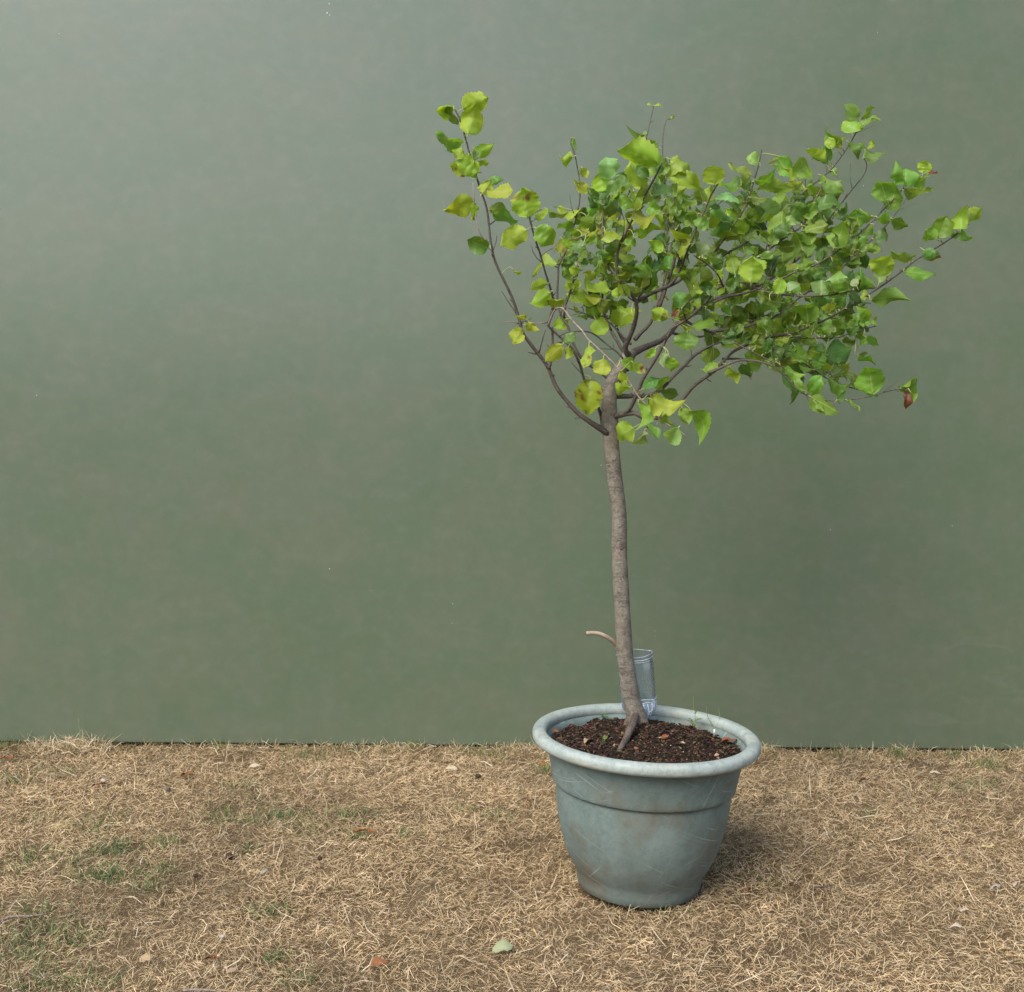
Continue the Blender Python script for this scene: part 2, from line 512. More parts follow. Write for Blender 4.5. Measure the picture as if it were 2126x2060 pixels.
pot = empty('plant_pot', POT)
tag(pot, 'large round weathered grey green plastic plant pot on the dry lawn', 'plant pot')
body_pts = [(0.0, 0.004), (0.120, 0.004), (0.131, 0.002), (0.1355, 0.006), (0.1380, 0.020), (0.1405, 0.034), (0.1455, 0.045), (0.1530, 0.057), (0.1610, 0.074), (0.1695, 0.096), (0.1765, 0.118),
            (0.1825, 0.142), (0.1872, 0.166), (0.1905, 0.190), (0.1925, 0.213), (0.1932, 0.228), (0.1934, 0.2322), (0.1950, 0.2338), (0.2000, 0.2345), (0.2018, 0.2372), (0.2030, 0.245), (0.2060, 0.262),
            (0.2100, 0.283), (0.2145, 0.303), (0.2185, 0.320), (0.2195, 0.326), (0.2180, 0.3265), (0.2140, 0.312), (0.2050, 0.280), (0.1960, 0.245), (0.190, 0.222)]
V, F, n = lathe(body_pts, wob=0.002)
mesh_obj('body', V, F, M_pot, pot, loc=POT)
rim_pts = []
rc, zc, hw, hh = 0.2342, 0.3340, 0.0158, 0.0140
for k in range(25):                            # a thick rolled lip, flat underneath
    a = -math.pi * 0.5 + 2 * math.pi * k / 24
    ex = 0.85
    x = math.copysign(abs(math.cos(a)) ** ex, math.cos(a)) * hw
    z = math.copysign(abs(math.sin(a)) ** ex, math.sin(a)) * hh
    rim_pts.append((rc + x, zc + z))
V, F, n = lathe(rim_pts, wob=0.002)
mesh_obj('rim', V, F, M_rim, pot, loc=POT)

# ------------------------------------------------------------------ soil
SOIL_Z = 0.322
def soil_h(x, y):                              # height over the pot's own axes
    r = math.hypot(x, y)
    v = Vector((x, y, 0))
    h = SOIL_Z + 0.012 * math.exp(-((x - 0.0) ** 2 + (y - 0.08) ** 2) / 0.012) - 0.010 * (r / 0.2) ** 2
    return h + 0.010 * mnoise.noise(v * 18) + 0.007 * mnoise.noise(v * 55) + 0.003 * mnoise.noise(v * 140)
V, F, cols = [], [], []
NR, NA = 40, 120
V.append(POT + (TILT @ Vector((0, 0, soil_h(0, 0)))))
for i in range(1, NR + 1):
    for k in range(NA):
        a = 2 * math.pi * k / NA
        r = 0.2085 * i / NR
        x, y = r * math.cos(a), r * math.sin(a)
        V.append(POT + (TILT @ Vector((x, y, soil_h(x, y)))))
for k in range(NA):
    F.append((0, 1 + k, 1 + (k + 1) % NA))
for i in range(NR - 1):
    for k in range(NA):
        a, b = 1 + i * NA + k, 1 + i * NA + (k + 1) % NA
        F.append((a, a + NA, b + NA, b))
cols = [(0.020, 0.013, 0.009)] * len(V)
pal = [((0.022, 0.014, 0.009), 26), ((0.045, 0.027, 0.017), 26), ((0.078, 0.046, 0.028), 20), ((0.110, 0.066, 0.040), 9), ((0.16, 0.10, 0.06), 3), ((0.30, 0.21, 0.14), 0.9), ((0.26, 0.10, 0.03), 0.8), ((0.012, 0.009, 0.007), 15)]
pc, pw_ = [p[0] for p in pal], [p[1] for p in pal]
octv = [(1, 0, 0), (0, 1, 0), (-1, 0, 0), (0, -1, 0), (0, 0, 1), (0, 0, -1)]
octf = [(0, 1, 4), (1, 2, 4), (2, 3, 4), (3, 0, 4), (1, 0, 5), (2, 1, 5), (3, 2, 5), (0, 3, 5)]
for i in range(8000):                          # crumbs, bark bits and fibres
    r, a = 0.205 * math.sqrt(random.random()), random.uniform(0, 2 * math.pi)
    x, y = r * math.cos(a), r * math.sin(a)
    p = POT + (TILT @ Vector((x, y, soil_h(x, y) + random.uniform(0, 0.003))))
    s = 0.0009 + 0.0034 * random.random() ** 3
    el = random.choice((1.0, 1.3, 2.2, 4.0)) if s < 0.003 else random.choice((1, 1.4, 1.8))
    q = Matrix.Rotation(random.uniform(0, 6.28), 3, 'Z') @ Matrix.Rotation(random.uniform(-0.6, 0.6), 3, 'Y')
    b = len(V)
    c = random.choices(pc, pw_)[0]
    c = tuple(ch * random.uniform(0.7, 1.3) for ch in c)
    for o in octv:
        V.append(p + q @ Vector((o[0] * s * el, o[1] * s * random.uniform(0.7, 1.2), o[2] * s * random.uniform(0.5, 0.9))))
        cols.append(c)
    F += [tuple(b + k for k in f) for f in octf]
soil = mesh_obj('potting_soil', V, F, M_soil, smooth=False, loc=POT + Vector((0, 0, 0.2)))
ca = soil.data.color_attributes.new('col', 'FLOAT_COLOR', 'POINT')
ca.data.foreach_set('color', [x for c in cols for x in (*c, 1.0)])
tag(soil, 'dark crumbly potting soil with bark chips filling the pot', 'soil', kind='stuff')

def soil_point(px, py):
    p = on_z(px, py, 0.320)
    l = TILT.inverted() @ (p - POT)
    l.z = soil_h(l.x, l.y)
    return POT + (TILT @ l)

# ------------------------------------------------------------------ leaf builder (tree leaves and fallen ones)
def leaf_geo(base, axis, L, width, normal, arch=0.06, fold=0.2, wave=0.04, tipcurl=0.0, twist=0.0, rows=18, colsn=8, seed=0, cup=0.0, narrow=False):
    rr = random.Random(seed)
    ph1, ph2, k1, k2 = rr.uniform(0, 6.28), rr.uniform(0, 6.28), rr.uniform(5, 9), rr.uniform(5, 9)
    n = (normal - axis * normal.dot(axis)).normalized()
    b = n.cross(axis).normalized()
    V, F, UV = [], [], []
    sk = rr.uniform(-0.10, 0.10)
    lob = 0.0 if narrow else 1.0
    crk = rr.uniform(0.3, 1.6)
    wx, wy = rr.uniform(-1, 1), rr.uniform(-1, 1)
    for i in range(rows + 1):
        s = i / rows
        if narrow: h = math.sin(math.pi * min(1, max(0.0, s))) ** 0.8
        else:
            h = (1 - abs(2 * s ** 0.86 - 1) ** 2.1) ** 0.62
            if s > 0.78: h *= 0.40 + 0.60 * (1 - s) / 0.22
        h = max(h, 0.012) * width / 2
        ser = 1 + ((0.085 if i % 2 else -0.04) + 0.16 * lob * mnoise.noise(Vector((seed * 1.37, s * 4.0, 0)))) * (0 if i in (0, rows) else 1)
        ser2 = ser + 0.30 * lob * mnoise.noise(Vector((seed * 2.11, s * 4.0, 7)))
        for j in range(colsn + 1):
            t = -1 + 2 * j / colsn
            hh = h * (1 + ((ser if t > 0 else ser2) - 1) * t * t) * (1 + sk * t)
            x = s * L - (0.04 * L * (1 - s) * t * t)
            y = t * hh
            wv = wave * L * t * t * (math.sin(k1 * s + ph1) if t > 0 else math.sin(k2 * s + ph2)) * min(1, 6 * s * (1 - s) + 0.15)
            z = arch * L * 4 * s * (1 - s) + fold * abs(y) + 0.07 * L * t * mnoise.noise(Vector((seed * 0.77, s * 3.2, t * 1.3))) * 2 + 0.045 * L * crk * mnoise.noise(Vector((seed * 0.31, s * 7.5, t * 2.6))) + cup * y * y / max(width, 1e-4) * 2 + wv
            z -= tipcurl * L * max(0, s - 0.55) ** 2 * 5
            ta = twist * (s - 0.3)
            y2, z2 = y * math.cos(ta) - z * math.sin(ta), y * math.sin(ta) + z * math.cos(ta)
            V.append(base + axis * x + b * y2 + n * z2)
            UV.append((s, 0.5 + t / 2))
    m = colsn + 1
    for i in range(rows):
        for j in range(colsn):
            a = i * m + j
            F.append((a, a + m, a + m + 1, a + 1))
    return V, F, UV

def leaf_data(base, axis, L, width, normal, colour, petiole=None, brown=0.0, edge=None, **kw):
    seed = kw.get('seed', 0)
    rr = random.Random(seed + 5)
    V, F, UV = leaf_geo(base, axis, L, width, normal, **kw)
    nb, nf = len(V), len(F)
    cols = []
    off = Vector((rr.uniform(0, 9), rr.uniform(0, 9), rr.uniform(0, 9)))
    for v, (s, t) in zip(V, UV):
        c = list(colour)
        e = abs(t - 0.5) * 2
        if edge is not None:
            q = max(0.0, min(1.0, (e * e * 0.7 + s * 0.35 - 0.35 + 0.5 * mnoise.noise(v * 70 + off))))
            c = [a + (b_ - a) * q for a, b_ in zip(c, edge)]
        if brown:
            q = mnoise.noise(v * 85 + off) * 1.7 + brown - 0.55
            q = max(0.0, min(1.0, q * 2.2))
            c = [a + (b_ - a) * q for a, b_ in zip(c, (0.17, 0.055, 0.022))]
        cols.append(c)
    mi = [0] * nf
    if petiole is not None:
        tube(petiole, [0.0012 - 0.0004 * i / (len(petiole) - 1) for i in range(len(petiole))], 5, V, F, cap=False)
        mi += [1] * (len(F) - nf)
        cols += [(0.3, 0.33, 0.1)] * (len(V) - nb)
    UV = UV + [(0.27, 0.75)] * (len(V) - nb)
    return V, F, UV, cols, mi

def leaf_mesh(name, datas, loc, parent=None, mats=None):
    V, F, UV, cols, mi = [], [], [], [], []
    for v, f, u, c, m in datas:
        b = len(V)
        V += v; UV += u; cols += c; mi += m
        F += [tuple(b + k for k in q) for q in f]
    o = mesh_obj(name, V, F, mats or [M_leaf, M_petiole], parent, mi=mi, loc=loc)
    me = o.data
    ca = me.color_attributes.new('col', 'FLOAT_COLOR', 'POINT')
    ca.data.foreach_set('color', [x for c in cols for x in (*c, 1.0)])
    ul = me.uv_layers.new(name='UVMap')
    li = np.empty(len(me.loops), dtype=np.int32)
    me.loops.foreach_get('vertex_index', li)
    ul.data.foreach_set('uv', np.array(UV, dtype=np.float32)[li].ravel())
    return o

def leaf_object(name, base, *args, parent=None, mats=None, **kw):
    return leaf_mesh(name, [leaf_data(base, *args, **kw)], base, parent, mats)

# ------------------------------------------------------------------ the tree: trunk and branches traced in the photo, each with its own depth
TY = 2.60
ZONE = {'N': (0, 0, 1), 'A': (880, 160, 3.2667), 'B': (1460, 180, 3.2667), 'C': (980, 480, 3.2667), 'D': (1460, 480, 3.2667)}
def Z(zone, x, y):
    ox, oy, s = ZONE[zone]
    return ox + x / s, oy + y / s

tree_base = soil_point(1323, 1512)
tree = empty('fruit_tree', tree_base)
tag(tree, 'young fruit tree with a bare trunk and green crown growing in the pot', 'tree')
PXM = TY / FPX                                  # metres for one photo pixel at the tree

trunk_px = [(1328, 1532, 22), (1325, 1508, 23), (1322, 1490, 21.8), (1317, 1474, 20.5), (1311, 1452, 19), (1305.5, 1420, 18.2), (1298, 1364, 17.5), (1293, 1290, 17.0),
            (1290, 1237, 16.5), (1286, 1153, 16.2), (1285, 1068, 15.8), (1275, 984, 16.0), (1268, 915, 16.3), (1266.5, 885, 17.6), (1265, 850, 16.2), (1264.5, 825, 15.4), (1268, 803, 15.0),
            (1277, 785, 14.2), (1288, 767, 13.6), (1298, 751, 13.4), (1306, 737, 13.6), (1311, 727, 12.0)]
pts = []
for x, y, r in trunk_px:
    f_ = max(0, min(1, (1500 - y) / 780))
    p = at(x, y, TY + 0.02 - 0.05 * f_)
    pts.append((p.x, p.y, p.z, r * PXM))
pts = spline(pts, 0.006)
# swellings of old nodes round the stem
rad = []
for p in pts:
    z = p[2]
    rad.append(p[3] * (1 + 0.025 * mnoise.noise(Vector((0, 0, z * 30))) + 0.030 * max(0, mnoise.noise(Vector((3, 1, z * 75))))))
V, F = tube(pts, rad, 28, jitter=0.022)
# pruning scars: small raised knots on the front of the stem
def knot(V, F, p, d, r):
    d = d.normalized(); u = d.orthogonal().normalized(); v = d.cross(u)
    b = len(V)
    prof = [(1.35, -0.35), (1.1, 0.10), (0.85, 0.30), (0.6, 0.28), (0.25, 0.16)]
    for q, h in prof:
        for k in range(10):
            a = 2 * math.pi * k / 10
            V.append(p + u * (math.cos(a) * r * q) + v * (math.sin(a) * r * q * 0.8) + d * (h * r))
    for i in range(len(prof) - 1):
        for k in range(10):
            a, c = b + i * 10 + k, b + i * 10 + (k + 1) % 10
            F.append((a, c, c + 10, a + 10))
    F.append(tuple(b + (len(prof) - 1) * 10 + k for k in range(10)))
for x, y, r, side in [(1272, 954, 6, 0.1), (1283, 1088, 5, 0.0), (1288, 1136, 5, 0.15), (1300, 1015, 3.5, 1), (1301, 1067, 3.5, 1), (1262, 998, 3.5, -1), (1270, 1062, 3.5, -1), (1302, 1176, 4, 1), (1281, 1198, 4, -0.2), (1271, 1114, 3, -1), (1302, 1098, 3.5, 1), (1306, 1225, 3, 1)]:
    near = min(pts, key=lambda p: (Vector(p[:3]) - at(x, y, p[1])).length)
    c = Vector(near[:3])
    d = Vector((side, -1 if abs(side) < 0.9 else -0.35, 0.1)).normalized()
    knot(V, F, c + d * near[3] * 0.96, d, r * PXM)
trunk = mesh_obj('trunk', V, F, M_trunk, tree, loc=tree_base)

def soil_z_at(x, y):
    l = TILT.inverted() @ (Vector((x, y, 0.32)) - POT)
    return (POT + (TILT @ Vector((l.x, l.y, soil_h(l.x, l.y))))).z

def root(px_pts, lift):
    P = []
    for (x, y, r), lf in zip(px_pts, lift):
        p = on_z(x, y, 0.32 + lf)
        z = soil_z_at(p.x, p.y) + lf
        p = on_z(x, y, z)
        P.append((p.x, p.y, p.z, r * PXM))
    P = spline(P, 0.005)
    V, F = tube(P, [p[3] for p in P], 12, jitter=0.10)
    mesh_obj('root', V, F, M_root, tree, loc=P[0][:3])
root([(1320, 1484, 7.5), (1315, 1500, 8), (1306, 1520, 7.5), (1297, 1540, 7), (1289, 1553, 5.5), (1283, 1563, 4)], [0.030, 0.021, 0.012, 0.008, 0.004, -0.008])
root([(1306, 1496, 9), (1299, 1508, 7), (1290, 1516, 4)], [0.012, 0.003, -0.008])
root([(1334, 1498, 8), (1341, 1510, 7.5), (1346, 1522, 5)], [0.010, 0.0, -0.010])

# bare side shoot, cut off square
P = spline([(*at(1289, 1362, TY + 0.022), 5.0 * PXM), (*at(1279, 1340, TY + 0.012), 4.6 * PXM), (*at(1262, 1324, TY - 0.004), 4.4 * PXM), (*at(1240, 1315, TY - 0.01), 4.3 * PXM), (*at(1217, 1315, TY - 0.012), 4.3 * PXM)], 0.004)
V, F = tube(P, [p[3] for p in P], 12, jitter=0.03)
stub = mesh_obj('cut_side_shoot', V, F, [M_stub, M_cut], tree, mi=[0] * (len(F) - 1) + [1], loc=P[0][:3])
tag(stub, 'pale tan curved side shoot cut off short')

# each branch: pixel points (zone, list), radius start/end in pixels, depth start/end in metres (minus is towards the camera), colour
BR = [
 # left long leader
 ('N', [(1263, 900), (1219, 872), (1194, 852), (1157, 807), (1139, 765), (1124, 743), (1087, 694), (1078, 664), (1062, 615), (1032, 553), (1020, 510), (1011, 436), (998, 396), (987, 359), (975, 319), (959, 261), (950, 237), (943, 227)], 10, 1.9, 0.0, -0.10, 0),
 ('N', [(1139, 765), (1145, 745), (1147, 705), (1146, 680)], 5, 3.4, -0.03, 0.0, 0),
 ('N', [(1252, 892), (1246, 858), (1232, 822), (1215, 794), (1202, 752), (1186, 722), (1165, 702), (1140, 679), (1141, 665), (1149, 645), (1147, 614), (1133, 569), (1121, 526), (1110, 494), (1099, 451)], 6, 2.4, 0.03, -0.16, 0),
 ('N', [(1270, 795), (1257, 781), (1238, 766), (1215, 752), (1201, 735), (1189, 710), (1178, 675), (1164, 655), (1157, 618), (1159, 566), (1160, 549), (1172, 526), (1184, 497), (1198, 444), (1204, 411), (1203, 372), (1200, 355), (1192, 314), (1185, 297), (1186, 288)], 7, 1.5, 0.02, 0.10, 0),
 ('N', [(1170, 662), (1175, 631), (1181, 614), (1188, 592), (1194, 568), (1201, 550)], 3.6, 3.0, 0.05, 0.0, 0),
 ('N', [(1300, 738), (1283, 712), (1262, 672), (1251, 630), (1252, 579), (1252, 540), (1251, 500), (1251, 451), (1251, 396)], 6, 2.6, 0.03, 0.06, 0),
 ('N', [(1252, 520), (1258, 541), (1275, 568), (1290, 590)], 2.4, 2.8, 0.05, 0.02, 0),
 # pale arching twig in front
 ('N', [(1137, 676), (1141, 668), (1148, 650), (1154, 642), (1162, 639), (1172, 643), (1181, 657), (1194, 672), (1209, 687), (1218, 701), (1229, 712), (1255, 736), (1281, 762), (1304, 790), (1323, 820), (1342, 842), (1368, 870), (1391, 884), (1410, 894), (1423, 905)], 3.4, 1.7, -0.09, -0.30, 1),
 # central leaders
 ('N', [(1305, 738), (1298, 722), (1311, 691), (1321, 657), (1320, 627), (1301, 597), (1283, 573), (1281, 535), (1288, 505), (1308, 466), (1333, 417), (1357, 374), (1374, 339)], 10, 2.4, -0.03, -0.24, 0),
 ('N', [(1320, 627), (1347, 612), (1384, 596), (1409, 584), (1433, 563), (1475, 545), (1520, 520), (1553, 501), (1595, 471), (1631, 434), (1686, 385), (1723, 354), (1754, 315), (1780, 271), (1791, 247)], 8, 1.6, -0.05, 0.20, 0),
 ('N', [(1318, 705), (1332, 690), (1350, 672), (1362, 640), (1375, 600), (1383, 560), (1385, 527), (1385, 466), (1382, 393), (1376, 331), (1377, 282), (1382, 252), (1391, 247)], 7, 1.2, 0.05, 0.16, 0),
 ('N', [(1300, 715), (1284, 690), (1272, 640), (1270, 560), (1281, 470), (1293, 429), (1315, 380), (1333, 325), (1342, 288), (1348, 261), (1357, 221)], 5, 1.2, 0.08, 0.24, 0),
 ('N', [(1368, 640), (1385, 590), (1400, 540), (1402, 475), (1401, 410)], 6, 4, 0.07, 0.02, 0),
 ('N', [(1380, 600), (1402, 580), (1420, 540), (1440, 491), (1449, 465), (1462, 438), (1478, 402), (1491, 381)], 5, 2.4, 0.0, -0.10, 0),
 ('N', [(1433, 563), (1460, 545), (1490, 515), (1521, 471), (1546, 431), (1564, 382), (1576, 339), (1582, 310)], 4, 1.4, 0.02, 0.05, 0),
 # right hand limb
 ('N', [(1308, 735), (1342, 720), (1368, 709), (1386, 697), (1410, 668), (1440, 640), (1475, 625), (1520, 612), (1560, 600), (1622, 566), (1659, 535), (1690, 492), (1723, 452), (1769, 394), (1793, 364), (1800, 343), (1794, 330)], 13, 1.5, 0.0, 0.28, 0),
 ('N', [(1276, 866), (1304, 852), (1319, 826), (1335, 787), (1363, 742), (1386, 700), (1394, 683), (1424, 664), (1458, 636), (1482, 608), (1500, 593), (1528, 584), (1592, 606), (1622, 612), (1705, 615), (1766, 604), (1818, 598)], 9, 1.5, 0.0, -0.26, 0),
 ('N', [(1500, 593), (1535, 570), (1575, 535), (1610, 508), (1640, 486), (1665, 468), (1692, 416), (1714, 376)], 5, 2.2, -0.12, 0.0, 0),
 ('N', [(1440, 650), (1500, 620), (1560, 605), (1620, 580), (1656, 563), (1699, 547), (1766, 501), (1827, 443), (1876, 391)], 5, 1.6, -0.05, -0.06, 0),
 ('N', [(1470, 690), (1540, 680), (1590, 665), (1628, 646), (1652, 624), (1700, 592), (1738, 566), (1784, 520), (1843, 465), (1885, 407)], 5, 1.5, 0.05, 0.16, 0),
 # lower right limbs
 ('N', [(1285, 862), (1318, 858), (1340, 870), (1354, 867), (1372, 868), (1386, 860), (1412, 835), (1438, 804), (1456, 790), (1484, 770), (1500, 754), (1521, 731), (1552, 716), (1592, 700), (1647, 691), (1714, 664), (1754, 641), (1818, 602), (1861, 572), (1913, 532), (1947, 513), (1987, 486), (2011, 465)], 9, 1.4, -0.01, -0.20, 0),
 ('N', [(1272, 823), (1310, 823), (1351, 821), (1380, 802), (1394, 786), (1420, 761), (1445, 736), (1490, 712), (1540, 700), (1600, 712), (1643, 734), (1680, 762), (1717, 786), (1754, 801), (1800, 814)], 9, 1.5, 0.02, 0.14, 0),
 ('N', [(1470, 775), (1500, 762), (1540, 748), (1595, 756), (1628, 780), (1656, 810), (1684, 823), (1729, 832), (1791, 826), (1833, 815), (1870, 807), (1880, 812)], 5, 1.4, -0.12, -0.22, 0),
 ('N', [(1500, 745), (1540, 746), (1595, 755), (1650, 768), (1693, 774), (1740, 770)], 4, 1.6, 0.10, 0.22, 0),
 ('N', [(1592, 700), (1659, 700), (1729, 702), (1760, 694), (1800, 682), (1818, 677)], 4, 1.4, -0.10, 0.0, 0),
 ('N', [(1410, 660), (1450, 680), (1500, 700), (1545, 722), (1590, 745), (1640, 770)], 5, 1.6, -0.08, -0.16, 0),
 ('N', [(1390, 690), (1440, 700), (1500, 690), (1560, 668), (1620, 660), (1690, 655), (1740, 662)], 5, 1.5, 0.10, 0.26, 0),
 ('N', [(1500, 593), (1490, 570), (1470, 550), (1440, 530)], 3, 1.5, -0.16, -0.26, 0),
 ('N', [(1424, 664), (1418, 640), (1435, 620), (1442, 600)], 3, 1.6, -0.13, -0.2, 0),
 ('N', [(1304, 770), (1290, 740), (1256, 712), (1225, 690), (1180, 690), (1160, 699)], 4, 1.6, -0.05, -0.12, 0),
 ('N', [(1310, 715), (1285, 690), (1262, 668), (1235, 660), (1210, 650), (1180, 640)], 4, 1.5, 0.04, 0.10, 0),
 ('N', [(1320, 640), (1330, 610), (1350, 590), (1352, 570)], 3, 1.6, -0.05, -0.14, 0),
 ('N', [(1137, 669), (1118, 672), (1098, 669), (1088, 666)], 2.2, 1.3, -0.09, -0.11, 1),
 ('N', [(1078, 672), (1062, 668), (1048, 668), (1040, 668)], 2.0, 1.1, -0.05, -0.06, 1),
 ('N', [(1121, 534), (1135, 522), (1165, 508), (1190, 497), (1215, 488)], 1.8, 1.0, -0.10, -0.16, 1),
 ('N', [(1007, 500), (998, 488), (992, 470), (988, 445), (984, 410), (982, 380)], 1.8, 1.1, -0.10, -0.12, 1),
 ('N', [(1340, 868), (1342, 880), (1345, 890)], 3, 2, -0.02, -0.05, 0),
]
branches, bsamp = [], []                        # samples: px, py, depth, fraction, branch index
for bi, (zn, pl, r0, r1, d0, d1, pale) in enumerate(BR):
    total, cum = 0, [0]
    for a, b in zip(pl, pl[1:]):
        total += math.dist(a, b); cum.append(total)
    rr = random.Random(bi)
    P = []
    for (x, y), c in zip(pl, cum):
        f_ = c / total
        wob = 0.010 * math.sin(f_ * 9 + bi) * min(1, f_ * 4)
        Y = TY - 0.03 + d0 + (d1 - d0) * f_ ** 0.8 + wob
        p = at(x, y, Y)
        P.append((p.x, p.y, p.z, (r0 + (r1 - r0) * f_ ** 0.38) * PXM * 0.71, x, y, Y, f_))
    S = spline(P, 0.010)
    rad = [max(0.0009, p[3] * (1 + 0.10 * mnoise.noise(Vector((bi, 0, i * 0.55))))) for i, p in enumerate(S)]
    V, F = tube(S, rad, 9 if r0 > 5 else 7, jitter=0.11)
    # fruiting spurs, buds and snags
    k = 6
    while k < len(S) - 3:
        p, q = Vector(S[k][:3]), Vector(S[k + 1][:3])
        t = (q - p).normalized()
        d = (t.orthogonal().normalized())
        d = Matrix.Rotation(rr.uniform(0, 6.28), 3, t) @ d
        d = (d + t * rr.uniform(0.1, 0.9)).normalized()
        ln = rr.choice((0.004, 0.005, 0.006, 0.012, 0.020)) + rad[k]
        sr = min(rad[k] * 0.6, 0.0016)
        tube([p, p + d * ln * 0.6, p + d * ln + t * 0.002], [sr * 1.2, sr, sr * 0.55], 5, V, F)
        k += rr.randint(3, 10)
    k = int(len(S) * 0.30)
    while k < len(S) - 4 and r0 > 3.5:           # thin bare side twigs
        p, t = Vector(S[k][:3]), (Vector(S[k + 1][:3]) - Vector(S[k][:3])).normalized()
        d = Matrix.Rotation(rr.uniform(0, 6.28), 3, t) @ t.orthogonal().normalized()
        d = (d + t * rr.uniform(0.5, 1.3) + Vector((0, 0, 0.25))).normalized()
        ln = rr.uniform(0.022, 0.075)
        bnd = Vector((rr.uniform(-1, 1), rr.uniform(-1, 1), rr.uniform(0, 1))) * 0.25
        q = [p, p + d * ln * 0.35, p + (d + bnd * 0.5).normalized() * ln * 0.7, p + (d + bnd).normalized() * ln]
        r_ = min(rad[k] * 0.5, 0.0017)
        tube(q, [r_, r_ * 0.85, r_ * 0.7, r_ * 0.45], 5, V, F)
        k += rr.randint(6, 14)
    o = mesh_obj('branch', V, F, M_twig_pale if pale else M_branch, tree, loc=S[0][:3])
    branches.append(o)
    for p in S: bsamp.append((p[4], p[5], p[6], p[7], bi, p[0], p[1], p[2]))
bs = np.array([s[:4] for s in bsamp])
bw = np.array([s[5:] for s in bsamp])
bidx = np.array([s[4] for s in bsamp])

